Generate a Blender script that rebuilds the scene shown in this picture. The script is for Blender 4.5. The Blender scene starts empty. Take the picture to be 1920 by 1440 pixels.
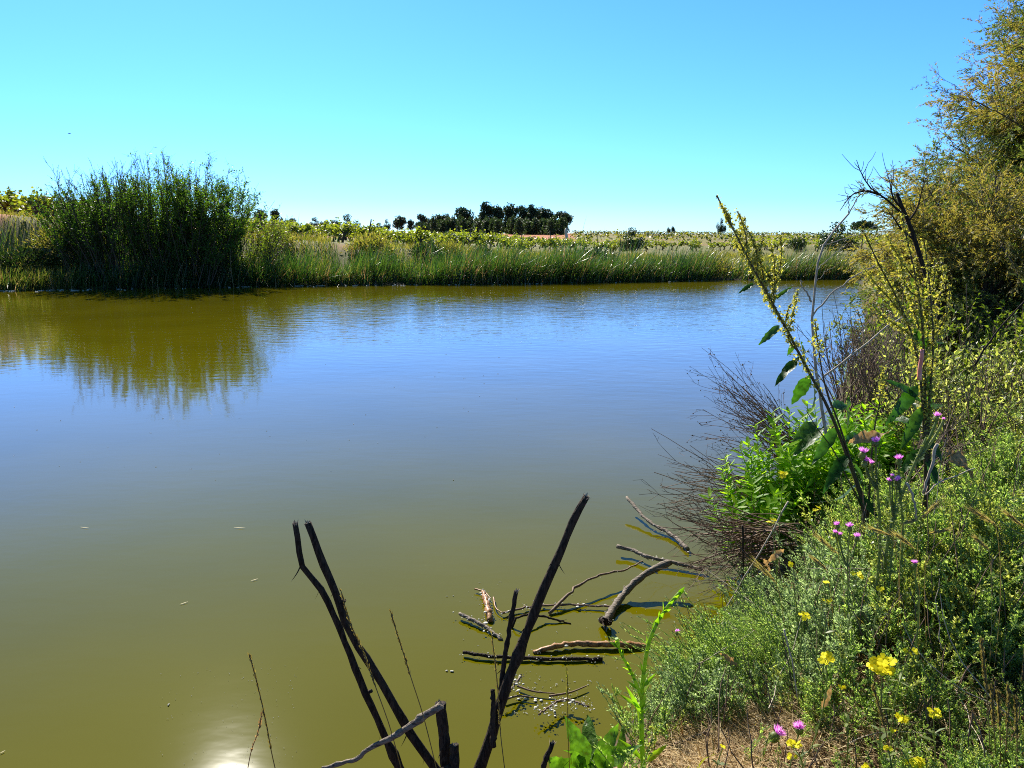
import bpy, math
import numpy as np

rng = np.random.default_rng(11)
sc = bpy.context.scene
C = sc.collection

# ------------------------------------------------------------------ camera, sky, sun, exposure
EYE = 2.2                                   # metres above the water
PITCH = math.radians(10.87)
FOC = 1442.0                                # focal length in pixels of a 1920 px wide picture
cam_d = bpy.data.cameras.new('camera')
cam_d.sensor_width = 36.0
cam_d.sensor_fit = 'HORIZONTAL'
cam_d.lens = FOC / 1920 * 36.0
cam_d.clip_start = 0.05
cam_d.clip_end = 6000
cam = bpy.data.objects.new('camera', cam_d)
C.objects.link(cam)
cam.location = (0, 0, EYE)
cam.rotation_euler = (math.pi / 2 - PITCH, 0, 0)
sc.camera = cam

SUN_EL, SUN_AZ = math.radians(37.7), math.radians(-22.5)      # azimuth from +Y, clockwise positive
sun_dir = np.array([math.sin(SUN_AZ) * math.cos(SUN_EL), math.cos(SUN_AZ) * math.cos(SUN_EL), math.sin(SUN_EL)])
W = bpy.data.worlds.new('World')
sc.world = W
W.use_nodes = True
nt = W.node_tree
nt.nodes.clear()
sky = nt.nodes.new('ShaderNodeTexSky')
sky.sky_type = 'NISHITA'
sky.sun_disc = False
sky.sun_elevation = SUN_EL
sky.sun_rotation = SUN_AZ
sky.air_density = 1.0
sky.dust_density = 0.15
sky.ozone_density = 2.0
sky.altitude = 100
hs = nt.nodes.new('ShaderNodeMix')          # white balance of the picture
hs.data_type = 'RGBA'
hs.blend_type = 'MULTIPLY'
hs.inputs[0].default_value = 1.0
# clearer and deeper overhead, paler right at the horizon
tc = nt.nodes.new('ShaderNodeTexCoord')
sx = nt.nodes.new('ShaderNodeSeparateXYZ')
cr = nt.nodes.new('ShaderNodeValToRGB')
nt.links.new(tc.outputs['Generated'], sx.inputs[0])
nt.links.new(sx.outputs[2], cr.inputs[0])
SKYTINT = [(0.0, (0.60, 1.0, 1.7)), (0.045, (0.45, 0.95, 1.9)), (0.15, (0.42, 0.96, 2.0)), (0.27, (0.42, 0.965, 1.72)), (0.36, (0.40, 0.84, 1.15)), (0.5, (0.37, 0.72, 0.8))]
for i, (pos, c) in enumerate(SKYTINT):
    e = cr.color_ramp.elements[i] if i < 2 else cr.color_ramp.elements.new(pos)
    e.position = pos
    e.color = (c[0] / 2.2, c[1] / 2.2, c[2] / 2.2, 1)
nt.links.new(cr.outputs[0], hs.inputs[7])
bg = nt.nodes.new('ShaderNodeBackground')
bg.inputs['Strength'].default_value = 0.0566 * 2.2
wo = nt.nodes.new('ShaderNodeOutputWorld')
nt.links.new(sky.outputs[0], hs.inputs[6])
nt.links.new(hs.outputs[2], bg.inputs['Color'])
nt.links.new(bg.outputs[0], wo.inputs[0])

sl = bpy.data.lights.new('sun', 'SUN')
sl.energy = 5.0
sl.angle = math.radians(0.53)
sl.color = (1.0, 0.94, 0.84)
so = bpy.data.objects.new('sun', sl)
C.objects.link(so)
so.location = (-20, 40, 40)
so.rotation_euler = (math.pi / 2 - SUN_EL, 0, math.pi - SUN_AZ)

sc.view_settings.view_transform = 'Standard'
sc.view_settings.look = 'None'
sc.view_settings.exposure = 1.2
sc.view_settings.gamma = 1.0
sc.render.engine = 'CYCLES'
sc.cycles.max_bounces = 7
sc.cycles.diffuse_bounces = 5
sc.cycles.glossy_bounces = 3
sc.cycles.transmission_bounces = 3
sc.cycles.transparent_max_bounces = 4
sc.cycles.caustics_reflective = False
sc.cycles.caustics_refractive = False
sc.cycles.use_denoising = False
sc.cycles.pixel_filter_type = 'BLACKMAN_HARRIS'
sc.cycles.filter_width = 1.0
sc.cycles.sample_clamp_indirect = 4.0

# ------------------------------------------------------------------ placing helpers
CP, SP = math.cos(PITCH), math.sin(PITCH)


def ray(px, py):
    """World direction through a pixel of the 1920 x 1440 photograph."""
    a, b = (px - 960) / FOC, (py - 720) / FOC
    return np.array([a, CP - b * SP, -SP - b * CP])


def at(px, py, Y):
    """The point Y metres in front of the camera that is seen at a pixel."""
    d = ray(px, py)
    return np.array([0, 0, EYE]) + d * (Y / d[1])


def onz(px, py, z=0.0):
    """The point at height z seen at a pixel."""
    d = ray(px, py)
    return np.array([0, 0, EYE]) + d * ((z - EYE) / d[2])


def path(pts, Y0, Y1=None):
    """Pixel polyline -> world polyline with depth running from Y0 to Y1."""
    Y1 = Y0 if Y1 is None else Y1
    n = len(pts)
    return np.array([at(p[0], p[1], Y0 + (Y1 - Y0) * i / max(1, n - 1)) for i, p in enumerate(pts)])


def nrm(v):
    v = np.asarray(v, float)
    return v / np.maximum(np.linalg.norm(v, axis=-1, keepdims=True), 1e-9)


def resample(P, k):
    """Smooth (Catmull-Rom like) resampling of one polyline to k points."""
    P = np.asarray(P, float)
    s = np.concatenate([[0], np.cumsum(np.linalg.norm(np.diff(P, axis=0), axis=1))])
    t = np.linspace(0, s[-1], k)
    m = np.gradient(P, s, axis=0)
    i = np.clip(np.searchsorted(s, t, side='right') - 1, 0, len(s) - 2)
    h = (s[i + 1] - s[i])[:, None]
    u = ((t - s[i])[:, None]) / h
    return ((2 * u**3 - 3 * u**2 + 1) * P[i] + (u**3 - 2 * u**2 + u) * h * m[i]
            + (-2 * u**3 + 3 * u**2) * P[i + 1] + (u**3 - u**2) * h * m[i + 1])


# ------------------------------------------------------------------ mesh building
class MB:
    def __init__(self):
        self.v, self.f, self.n = [], [], 0

    def add(self, V, F, m=0, smooth=False):
        V = np.asarray(V, float).reshape(-1, 3)
        F = np.asarray(F, np.int64)
        if len(F):
            self.v.append(V)
            self.f.append((F + self.n, m, smooth))
            self.n += len(V)
        return self

    # tubes along n polylines of k points: P (n,k,3), R (n,k)
    def tubes(self, P, R, m=5, mat=0, cap=False):
        P = np.asarray(P, float)
        if P.ndim == 2:
            P = P[None]
        R = np.broadcast_to(np.asarray(R, float), P.shape[:2])
        n, k, _ = P.shape
        T = nrm(np.gradient(P, axis=1))
        D = nrm(P[:, -1] - P[:, 0])
        ref = np.cross(D, [0.31, 0.17, 0.93])
        bad = np.linalg.norm(ref, axis=1) < 0.15
        ref[bad] = np.cross(D[bad], [1.0, 0.1, 0.0])
        N = nrm(ref[:, None] - T * (ref[:, None] * T).sum(-1, keepdims=True))
        B = np.cross(T, N)
        a = np.linspace(0, 2 * math.pi, m, endpoint=False)
        ca, sa = np.cos(a)[None, None, :, None], np.sin(a)[None, None, :, None]
        V = P[:, :, None] + R[:, :, None, None] * (N[:, :, None] * ca + B[:, :, None] * sa)
        i, j, q = np.meshgrid(np.arange(n), np.arange(k - 1), np.arange(m), indexing='ij')
        q2 = (q + 1) % m
        o = (i * k + j) * m
        F = np.stack([o + q, o + q2, o + m + q2, o + m + q], -1).reshape(-1, 4)
        n0 = self.n
        self.add(V, F, mat, True)
        if cap:
            o = (np.arange(n) * k + k - 1) * m
            self.f.append((n0 + o[:, None] + np.arange(m)[None], mat, False))
            o = np.arange(n) * k * m
            self.f.append((n0 + o[:, None] + np.arange(m)[None, ::-1], mat, False))
        return self

    # flat leaf-like blades; prof = [(t, half width)], fold > 0 adds a sunk midrib
    def leaves(self, base, d, nr, L, Wd, prof, bend=0.0, fold=0.0, mat=0, smooth=True, wave=0.0):
        base = np.asarray(base, float).reshape(-1, 3)
        n = len(base)
        d = nrm(np.broadcast_to(d, (n, 3)))
        nr = np.broadcast_to(nr, (n, 3))
        s = nrm(np.cross(d, nr))
        nr = np.cross(s, d)
        L = np.broadcast_to(np.asarray(L, float), (n,))[:, None, None]
        Wd = np.broadcast_to(np.asarray(Wd, float), (n,))[:, None, None]
        bend = np.broadcast_to(np.asarray(bend, float), (n,))[:, None, None]
        t = np.array([p[0] for p in prof])[None, :, None]
        w = np.array([p[1] for p in prof])[None, :, None]
        mid = base[:, None] + L * (t * d[:, None] - bend * t**2 * nr[:, None])
        k = len(prof)
        wob = 0
        if wave:
            wob = rng.normal(0, wave, (n, k, 1)) * Wd * nr[:, None]
        if fold:
            cols = [mid + s[:, None] * w * Wd + wob, mid - fold * w * Wd * nr[:, None], mid - s[:, None] * w * Wd - wob]
        else:
            cols = [mid + s[:, None] * w * Wd + wob, mid - s[:, None] * w * Wd - wob]
        V = np.stack(cols, 2)
        c = len(cols)
        i, j, q = np.meshgrid(np.arange(n), np.arange(k - 1), np.arange(c - 1), indexing='ij')
        o = (i * k + j) * c + q
        F = np.stack([o, o + 1, o + c + 1, o + c], -1).reshape(-1, 4)
        return self.add(V, F, mat, smooth)

    # one-quad leaf (diamond)
    def dia(self, base, d, nr, L, Wd, mat=0, bend=0.0):
        base = np.asarray(base, float).reshape(-1, 3)
        n = len(base)
        d = nrm(np.broadcast_to(d, (n, 3)))
        s = nrm(np.cross(d, np.broadcast_to(nr, (n, 3))))
        u = np.cross(s, d)
        L = np.broadcast_to(np.asarray(L, float), (n,))[:, None]
        Wd = np.broadcast_to(np.asarray(Wd, float), (n,))[:, None]
        mid = base + d * L * 0.5
        V = np.stack([base, mid + s * Wd + u * L * bend, base + d * L, mid - s * Wd + u * L * bend], 1)
        return self.add(V, np.arange(n * 4).reshape(n, 4), mat, False)

    # grass-like strips: quadratic droop
    def strips(self, base, d, L, Wd, droop, seg=4, mat=0, side=None):
        base = np.asarray(base, float)
        n = len(base)
        d = nrm(np.broadcast_to(d, (n, 3)))
        t = np.linspace(0, 1, seg + 1)[None, :, None]
        L = np.broadcast_to(np.asarray(L, float), (n,))[:, None, None]
        Wd = np.broadcast_to(np.asarray(Wd, float), (n,))[:, None, None]
        droop = np.asarray(droop, float)
        if droop.ndim == 1:
            droop = droop[:, None] * np.array([[0, 0, -1.0]])
        P = base[:, None] + L * (t * d[:, None] + t**2 * droop[:, None])
        if side is None:
            a = rng.uniform(0, 2 * math.pi, n)
            side = np.stack([np.cos(a), np.sin(a), np.zeros(n)], 1)
        w = Wd * np.clip(1.02 - t**2.2, 0.04, 1)
        V = np.stack([P + side[:, None] * w, P - side[:, None] * w], 2)
        k = seg + 1
        i, j = np.meshgrid(np.arange(n), np.arange(seg), indexing='ij')
        o = (i * k + j) * 2
        F = np.stack([o, o + 1, o + 3, o + 2], -1).reshape(-1, 4)
        return self.add(V, F, mat, True)

    # small ovoids (buds, seeds, florets): centre, radii
    def blobs(self, cen, r, rz=None, mat=0, rings=4, m=6, axis=None):
        cen = np.asarray(cen, float).reshape(-1, 3)
        n = len(cen)
        r = np.broadcast_to(np.asarray(r, float), (n,))
        rz = r if rz is None else np.broadcast_to(np.asarray(rz, float), (n,))
        ax = np.broadcast_to([0, 0, 1.0] if axis is None else axis, (n, 3))
        u = np.linspace(-1, 1, rings + 2)
        P = cen[:, None] + nrm(ax)[:, None] * (u[None, :, None] * rz[:, None, None])
        R = r[:, None] * np.sqrt(np.clip(1 - u**2, 0.01, 1))[None]
        return self.tubes(P, R, m, mat, cap=True)

    def inst(self, V, F, pos, scl, rotz, tilt=None, mat=0):
        """Bake copies of one small mesh (V, F): scaled, spun about z, leaned by tilt (n,2)."""
        n = len(pos)
        c, s = np.cos(rotz), np.sin(rotz)
        X = V[None, :, 0] * c[:, None] - V[None, :, 1] * s[:, None]
        Yy = V[None, :, 0] * s[:, None] + V[None, :, 1] * c[:, None]
        Z = np.broadcast_to(V[None, :, 2], X.shape)
        if tilt is not None:
            X = X + Z * tilt[:, 0:1]
            Yy = Yy + Z * tilt[:, 1:2]
        Q = np.stack([X, Yy, Z], -1) * np.asarray(scl)[:, None, None] + pos[:, None]
        FF = (F[None] + (np.arange(n) * len(V))[:, None, None]).reshape(-1, F.shape[1])
        return self.add(Q, FF, mat)

    def arrays(self):
        V = np.concatenate(self.v)
        return V, [(f, m, s) for f, m, s in self.f]

    def mesh(self, name, mats, origin=(0, 0, 0)):
        me = bpy.data.meshes.new(name)
        V = np.concatenate(self.v) - np.asarray(origin, float)
        me.vertices.add(len(V))
        me.vertices.foreach_set('co', V.astype(np.float32).ravel())
        loops = np.concatenate([f.ravel() for f, _, _ in self.f])
        sizes = np.concatenate([np.full(len(f), f.shape[1]) for f, _, _ in self.f])
        mi = np.concatenate([np.full(len(f), m) for f, m, _ in self.f])
        sm = np.concatenate([np.full(len(f), s) for f, _, s in self.f])
        starts = np.concatenate([[0], np.cumsum(sizes)[:-1]])
        me.loops.add(len(loops))
        me.loops.foreach_set('vertex_index', loops.astype(np.int32))
        me.polygons.add(len(sizes))
        me.polygons.foreach_set('loop_start', starts.astype(np.int32))
        me.polygons.foreach_set('material_index', mi.astype(np.int32))
        me.polygons.foreach_set('use_smooth', sm.astype(bool))
        for m in (mats if isinstance(mats, (list, tuple)) else [mats]):
            me.materials.append(m)
        me.update(calc_edges=True)
        return me

    def build(self, name, mats, parent=None, origin=None):
        if origin is None:
            origin = parent.matrix_world.translation if False else (tuple(wpos(parent)) if parent else (0, 0, 0))
        o = bpy.data.objects.new(name, self.mesh(name, mats, origin))
        C.objects.link(o)
        if parent:
            o.parent = parent
        else:
            o.location = origin
        return o


def wpos(o):
    p = np.zeros(3)
    while o is not None:
        p += np.array(o.location)
        o = o.parent
    return p


def tag(o, label=None, cat=None, group=None, kind=None):
    for k, v in (('label', label), ('category', cat), ('group', group), ('kind', kind)):
        if v:
            o[k] = v
    return o


def thing(name, label, cat, loc=(0, 0, 0), group=None):
    o = bpy.data.objects.new(name, None)
    C.objects.link(o)
    o.empty_display_size = 0.1
    o.location = tuple(float(x) for x in loc)
    return tag(o, label, cat, group)


def dup(root, loc, rotz=0.0, scale=1.0, label=None):
    r = root.copy()
    C.objects.link(r)
    r.location = tuple(float(x) for x in loc)
    r.rotation_euler = (0, 0, rotz)
    r.scale = (scale, scale, scale) if np.isscalar(scale) else scale
    if label:
        r['label'] = label
    for ch in list(root.children):
        c = ch.copy()
        C.objects.link(c)
        c.parent = r
        for g in list(ch.children):
            d = g.copy()
            C.objects.link(d)
            d.parent = c
    return r


# ------------------------------------------------------------------ materials
def newmat(name):
    m = bpy.data.materials.new(name)
    m.use_nodes = True
    t = m.node_tree
    t.nodes.clear()
    out = t.nodes.new('ShaderNodeOutputMaterial')
    return m, t, out


def ramp(t, cols, src):
    r = t.nodes.new('ShaderNodeValToRGB')
    e = r.color_ramp.elements
    for i, c in enumerate(cols):
        p = i / max(1, len(cols) - 1)
        if isinstance(c[0], (tuple, list)):
            p, c = c[1], c[0]
        el = e[i] if i < 2 else e.new(p)
        el.position = p
        el.color = (c[0], c[1], c[2], 1)
    t.links.new(src, r.inputs[0])
    return r.outputs[0]


def leafmat(name, cols, trans=0.5, tcol=(1.0, 1.0, 0.45), rough=0.5, spec=0.35, tex=0):
    """Thin foliage: each leaf its own tint, light passing through it."""
    m, t, out = newmat(name)
    g = t.nodes.new('ShaderNodeNewGeometry')
    c = ramp(t, cols, g.outputs['Random Per Island'])
    p = t.nodes.new('ShaderNodeBsdfPrincipled')
    if tex:                                     # blotches, wrinkles and browned spots of big leaves
        tc = t.nodes.new('ShaderNodeTexCoord')
        nz = t.nodes.new('ShaderNodeTexNoise')
        nz.inputs['Scale'].default_value = tex
        nz.inputs['Detail'].default_value = 5
        t.links.new(tc.outputs['Object'], nz.inputs['Vector'])
        k = ramp(t, [((0.55, 0.40, 0.25), 0.28), ((0.62, 0.66, 0.6), 0.40), ((1.0, 1.0, 1.0), 0.56), ((1.35, 1.3, 1.2), 0.72)], nz.outputs[0])
        mm = t.nodes.new('ShaderNodeMix')
        mm.data_type = 'RGBA'
        mm.blend_type = 'MULTIPLY'
        mm.inputs[0].default_value = 1.0
        t.links.new(c, mm.inputs[6])
        t.links.new(k, mm.inputs[7])
        c = mm.outputs[2]
        bp = t.nodes.new('ShaderNodeBump')
        bp.inputs['Strength'].default_value = 0.8
        bp.inputs['Distance'].default_value = 0.006
        t.links.new(nz.outputs[0], bp.inputs['Height'])
        t.links.new(bp.outputs[0], p.inputs['Normal'])
    p.inputs['Roughness'].default_value = rough
    p.inputs['Specular IOR Level'].default_value = spec
    t.links.new(c, p.inputs['Base Color'])
    mx = t.nodes.new('ShaderNodeMix')
    mx.data_type = 'RGBA'
    mx.blend_type = 'MULTIPLY'
    mx.inputs[0].default_value = 1.0
    mx.inputs[7].default_value = (tcol[0] * 2.2, tcol[1] * 2.2, tcol[2] * 2.2, 1)
    t.links.new(c, mx.inputs[6])
    tr = t.nodes.new('ShaderNodeBsdfTranslucent')
    t.links.new(mx.outputs[2], tr.inputs['Color'])
    s = t.nodes.new('ShaderNodeMixShader')
    s.inputs[0].default_value = trans
    t.links.new(p.outputs[0], s.inputs[1])
    t.links.new(tr.outputs[0], s.inputs[2])
    t.links.new(s.outputs[0], out.inputs[0])
    return m


def barkmat(name, cols, scale=30.0, bump=0.4, rough=0.8, stretch=(1, 1, 0.25), spec=0.3):
    m, t, out = newmat(name)
    tc = t.nodes.new('ShaderNodeTexCoord')
    mp = t.nodes.new('ShaderNodeMapping')
    mp.inputs['Scale'].default_value = stretch
    t.links.new(tc.outputs['Object'], mp.inputs[0])
    nz = t.nodes.new('ShaderNodeTexNoise')
    nz.inputs['Scale'].default_value = scale
    nz.inputs['Detail'].default_value = 6
    t.links.new(mp.outputs[0], nz.inputs['Vector'])
    p = t.nodes.new('ShaderNodeBsdfPrincipled')
    p.inputs['Roughness'].default_value = rough
    p.inputs['Specular IOR Level'].default_value = spec
    k = len(cols)
    t.links.new(ramp(t, [(c, 0.3 + 0.4 * i / max(1, k - 1)) for i, c in enumerate(cols)], nz.outputs[0]), p.inputs['Base Color'])
    b = t.nodes.new('ShaderNodeBump')
    b.inputs['Strength'].default_value = bump
    b.inputs['Distance'].default_value = 0.01
    t.links.new(nz.outputs[0], b.inputs['Height'])
    t.links.new(b.outputs[0], p.inputs['Normal'])
    t.links.new(p.outputs[0], out.inputs[0])
    return m


# ------------------------------------------------------------------ shore lines and terrain
NEAR = np.array([(-60, -3), (-20, 0.9), (-6, 1.7), (-2, 2.1), (-0.6, 2.35), (0.1, 2.62), (0.68, 3.27), (1.15, 3.95), (1.5, 4.55),
                 (2.0, 5.3), (3.4, 8.0), (4.9, 11.2), (6.1, 13.2), (9.4, 20.2), (14.4, 32), (18.6, 41.0)], float)
FAR = np.array([(18.6, 41.0), (13.5, 40.3), (9.3, 39.2), (5, 38.0), (1, 36.7), (-4, 35.9), (-7.9, 35.6), (-11.5, 34.6), (-16, 33.2),
                (-21.2, 31.8), (-28, 30.2), (-40, 28), (-60, 26)], float)


def polydist(P, L):
    """Distance from points P (n,2) to the polyline L."""
    best = np.full(len(P), 1e9)
    for a, b in zip(L[:-1], L[1:]):
        ab = b - a
        t = np.clip(((P - a) @ ab) / (ab @ ab), 0, 1)
        best = np.minimum(best, np.linalg.norm(P - (a + t[:, None] * ab), axis=1))
    return best


def inpoly(P, L):
    x, y = P[:, 0], P[:, 1]
    r = np.zeros(len(P), bool)
    for a, b in zip(L, np.roll(L, -1, axis=0)):
        c = (a[1] > y) != (b[1] > y)
        xi = a[0] + (y - a[1]) * (b[0] - a[0]) / (b[1] - a[1] + 1e-12)
        r ^= c & (x < xi)
    return r


POND = np.concatenate([NEAR, FAR[1:]])


def sstep(a, b, x):
    t = np.clip((x - a) / (b - a), 0, 1)
    return t * t * (3 - 2 * t)


_nk = rng.normal(0, 1, (24, 2))
_np = rng.uniform(0, 6.28, 24)


def bumps(x, y, s):
    """Cheap smooth noise of wavelength about s metres."""
    r = 0
    for i in range(12):
        k = _nk[i] * 3.0 / s
        r = r + np.sin(k[0] * x + k[1] * y + _np[i])
    return r / 3.5


def terrain(x, y):
    x = np.asarray(x, float)
    y = np.asarray(y, float)
    sh = x.shape
    P = np.stack([x.ravel(), y.ravel()], 1)
    dn, df = polydist(P, NEAR), polydist(P, FAR)
    wet = inpoly(P, POND)
    X, Y = P[:, 0], P[:, 1]
    d = np.minimum(dn, df)
    # the near bank
    zn = 0.5 * (1 - np.exp(-dn / 0.55)) + 0.055 * np.minimum(dn, 12) + 0.03 * bumps(X, Y, 0.9)
    # the field across the water
    bx = np.where(Y > 5, X / np.maximum(Y, 5), X / 5)          # bearing
    px = 960 + bx * 1417
    z44 = np.interp(px, [-200, 0, 200, 420, 640, 820, 1020, 1250, 1500, 2200], [3.4, 3.3, 2.8, 2.2, 1.85, 1.35, 1.0, 0.65, 0.6, 0.7])
    yfar = np.interp(px, [-200, 0, 450, 620, 800, 1060, 1200, 1500, 1700, 2100], [402, 402, 407, 417, 428, 428.5, 430, 435.5, 440, 444])
    z225 = EYE + (443 - yfar) / FOC * 225
    t = np.clip((Y - 44) / 181, 0, None)
    tt = np.minimum(t, 1) ** np.interp(px, [400, 700], [1.0, 1.7])
    zf = z44 + (z225 - z44) * tt + np.clip((Y - 225) / 1417, 0, 0.12) * (443 - yfar) * 1.0
    zf = zf * (0.03 + 0.97 * sstep(0.8, 6.5, df)) + 0.05 * bumps(X, Y, 3.0) * sstep(0, 2, df)
    w = dn / (dn + df + 1e-6)
    w = sstep(0.35, 0.65, w)
    z = zn * (1 - w) + zf * w
    z = np.where(wet, -np.minimum(0.7, 0.3 * d), np.maximum(z, 0.02 + 0.1 * np.minimum(d, 1)))
    return z.reshape(sh)


def gz(x, y):
    return float(terrain(np.array([x]), np.array([y]))[0])


xs = np.concatenate([-np.geomspace(2500, 62, 26), np.linspace(-60, -6, 90), np.linspace(-5.6, 8, 130), np.linspace(8.4, 40, 56), np.geomspace(42, 2500, 30)])
ys = np.concatenate([np.linspace(-40, -2, 14), np.linspace(-1.6, 9, 116), np.linspace(9.4, 27, 40), np.linspace(27.4, 56, 84), np.linspace(57, 130, 50), np.geomspace(133, 4500, 46)])
gx, gy = np.meshgrid(xs, ys)
gzz = terrain(gx, gy)
nx, ny = len(xs), len(ys)
jj, ii = np.meshgrid(np.arange(ny - 1), np.arange(nx - 1), indexing='ij')
o = jj * nx + ii
ground_mb = MB().add(np.stack([gx, gy, gzz], -1), np.stack([o, o + 1, o + nx + 1, o + nx], -1).reshape(-1, 4), 0, True)


def ground_material():
    m, t, out = newmat('earth')
    L = t.links
    tc = t.nodes.new('ShaderNodeNewGeometry')
    sep = t.nodes.new('ShaderNodeSeparateXYZ')
    L.new(tc.outputs['Position'], sep.inputs[0])

    def noise(s, det=5, st=None):
        n = t.nodes.new('ShaderNodeTexNoise')
        n.inputs['Scale'].default_value = s
        n.inputs['Detail'].default_value = det
        if st:
            mp = t.nodes.new('ShaderNodeMapping')
            mp.inputs['Scale'].default_value = st
            L.new(tc.outputs['Position'], mp.inputs[0])
            L.new(mp.outputs[0], n.inputs['Vector'])
        else:
            L.new(tc.outputs['Position'], n.inputs['Vector'])
        return n.outputs[0]

    def mix(f, a, b):
        n = t.nodes.new('ShaderNodeMix')
        n.data_type = 'RGBA'
        for k, v in ((0, f), (6, a), (7, b)):
            if hasattr(v, 'links') or hasattr(v, 'is_output'):
                L.new(v, n.inputs[k])
            else:
                n.inputs[k].default_value = v if k == 0 else (*v, 1)
        return n.outputs[2]

    def mapr(v, a, b):
        n = t.nodes.new('ShaderNodeMapRange')
        n.interpolation_type = 'SMOOTHSTEP'
        n.inputs[1].default_value = a
        n.inputs[2].default_value = b
        L.new(v, n.inputs[0])
        return n.outputs[0]

    soil = ramp(t, [(0.030, 0.019, 0.010), (0.10, 0.06, 0.030), (0.06, 0.037, 0.018)], noise(9.0))
    red = ramp(t, [(0.27, 0.075, 0.026), (0.34, 0.12, 0.045), (0.22, 0.085, 0.035)], noise(1.2))
    grass = ramp(t, [(0.06, 0.075, 0.015), (0.13, 0.12, 0.03), (0.05, 0.07, 0.012)], noise(0.9))
    field = mix(mapr(noise(0.11, 3), 0.18, 0.30), red, grass)
    field = mix(mapr(sep.outputs[0], -23.4, -24.2), field, red)
    field = mix(mapr(sep.outputs[1], 95, 125), field, red)
    # rows of the far right slope: alternate strips of vines, grass and bare soil along the slope
    rows = mapr(noise(0.05, 3, (0.12, 2.2, 0.0)), 0.46, 0.54)
    stripes = mix(rows, mix(0.35, grass, red), (0.13, 0.135, 0.02))
    slope = t.nodes.new('ShaderNodeMath')          # the striped slope lies right of the grove
    slope.operation = 'MULTIPLY_ADD'
    L.new(sep.outputs[1], slope.inputs[0])
    slope.inputs[1].default_value = -0.078
    L.new(sep.outputs[0], slope.inputs[2])
    both = t.nodes.new('ShaderNodeMath')
    both.operation = 'MULTIPLY'
    L.new(mapr(sep.outputs[1], 80, 105), both.inputs[0])
    L.new(mapr(slope.outputs[0], -1.0, 1.5), both.inputs[1])
    far_f = both.outputs[0]
    field = mix(far_f, field, stripes)
    near_f = mapr(sep.outputs[1], 24, 30)
    col = mix(near_f, soil, field)
    # wet mud right at the water
    col = mix(mapr(sep.outputs[2], 0.16, 0.02), col, (0.035, 0.026, 0.014))
    p = t.nodes.new('ShaderNodeBsdfPrincipled')
    p.inputs['Roughness'].default_value = 0.9
    p.inputs['Specular IOR Level'].default_value = 0.2
    L.new(col, p.inputs['Base Color'])
    b = t.nodes.new('ShaderNodeBump')
    b.inputs['Strength'].default_value = 0.6
    b.inputs['Distance'].default_value = 0.04
    L.new(noise(22.0, 6), b.inputs['Height'])
    L.new(b.outputs[0], p.inputs['Normal'])
    L.new(p.outputs[0], out.inputs[0])
    return m


tag(ground_mb.build('ground', ground_material()), kind='structure')


def water_material():
    m, t, out = newmat('murky_water')
    L = t.links
    g = t.nodes.new('ShaderNodeNewGeometry')
    sep = t.nodes.new('ShaderNodeSeparateXYZ')
    L.new(g.outputs['Position'], sep.inputs[0])
    p = t.nodes.new('ShaderNodeBsdfPrincipled')
    n0 = t.nodes.new('ShaderNodeTexNoise')
    n0.inputs['Scale'].default_value = 0.35
    n0.inputs['Detail'].default_value = 3
    L.new(g.outputs['Position'], n0.inputs['Vector'])
    L.new(ramp(t, [((0.076, 0.069, 0.0006), 0.3), ((0.095, 0.085, 0.0012), 0.7)], n0.outputs[0]), p.inputs['Base Color'])
    p.inputs['Roughness'].default_value = 0.045
    p.inputs['Specular IOR Level'].default_value = 0.68
    p.inputs['IOR'].default_value = 1.333
    # ripples: wind patches further out, almost still by the near bank

    def noise(s, det, st):
        n = t.nodes.new('ShaderNodeTexNoise')
        n.inputs['Scale'].default_value = s
        n.inputs['Detail'].default_value = det
        mp = t.nodes.new('ShaderNodeMapping')
        mp.inputs['Scale'].default_value = st
        mp.inputs['Rotation'].default_value = (0, 0, 0.2)
        L.new(g.outputs['Position'], mp.inputs[0])
        L.new(mp.outputs[0], n.inputs['Vector'])
        return n.outputs[0]

    def math_(op, a, b):
        n = t.nodes.new('ShaderNodeMath')
        n.operation = op
        for k, v in ((0, a), (1, b)):
            if isinstance(v, float):
                n.inputs[k].default_value = v
            else:
                L.new(v, n.inputs[k])
        return n.outputs[0]

    mr = t.nodes.new('ShaderNodeMapRange')
    mr.interpolation_type = 'SMOOTHSTEP'
    mr.inputs[1].default_value = 7.0
    mr.inputs[2].default_value = 26.0
    mr.inputs[3].default_value = 0.07
    mr.inputs[4].default_value = 1.0
    L.new(sep.outputs[1], mr.inputs[0])
    mx = t.nodes.new('ShaderNodeMapRange')
    mx.interpolation_type = 'SMOOTHSTEP'
    mx.inputs[1].default_value = -14.0
    mx.inputs[2].default_value = 3.0
    mx.inputs[3].default_value = 0.35
    mx.inputs[4].default_value = 1.0
    L.new(sep.outputs[0], mx.inputs[0])
    patch = t.nodes.new('ShaderNodeMapRange')
    patch.inputs[1].default_value = 0.35
    patch.inputs[2].default_value = 0.65
    patch.inputs[3].default_value = 0.5
    patch.inputs[4].default_value = 1.0
    L.new(noise(0.16, 2, (1, 1, 1)), patch.inputs[0])
    amp = math_('MULTIPLY', math_('MULTIPLY', mr.outputs[0], mx.outputs[0]), patch.outputs[0])
    h = math_('ADD', math_('MULTIPLY', noise(2.6, 2, (0.8, 1.6, 1)), 1.0), math_('MULTIPLY', noise(8.0, 2, (0.8, 1.5, 1)), 0.28))
    h = math_('MULTIPLY', h, amp)
    b = t.nodes.new('ShaderNodeBump')
    b.inputs['Strength'].default_value = 1.0
    b.inputs['Distance'].default_value = 0.02
    L.new(h, b.inputs['Height'])
    L.new(b.outputs[0], p.inputs['Normal'])
    L.new(p.outputs[0], out.inputs[0])
    return m


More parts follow.
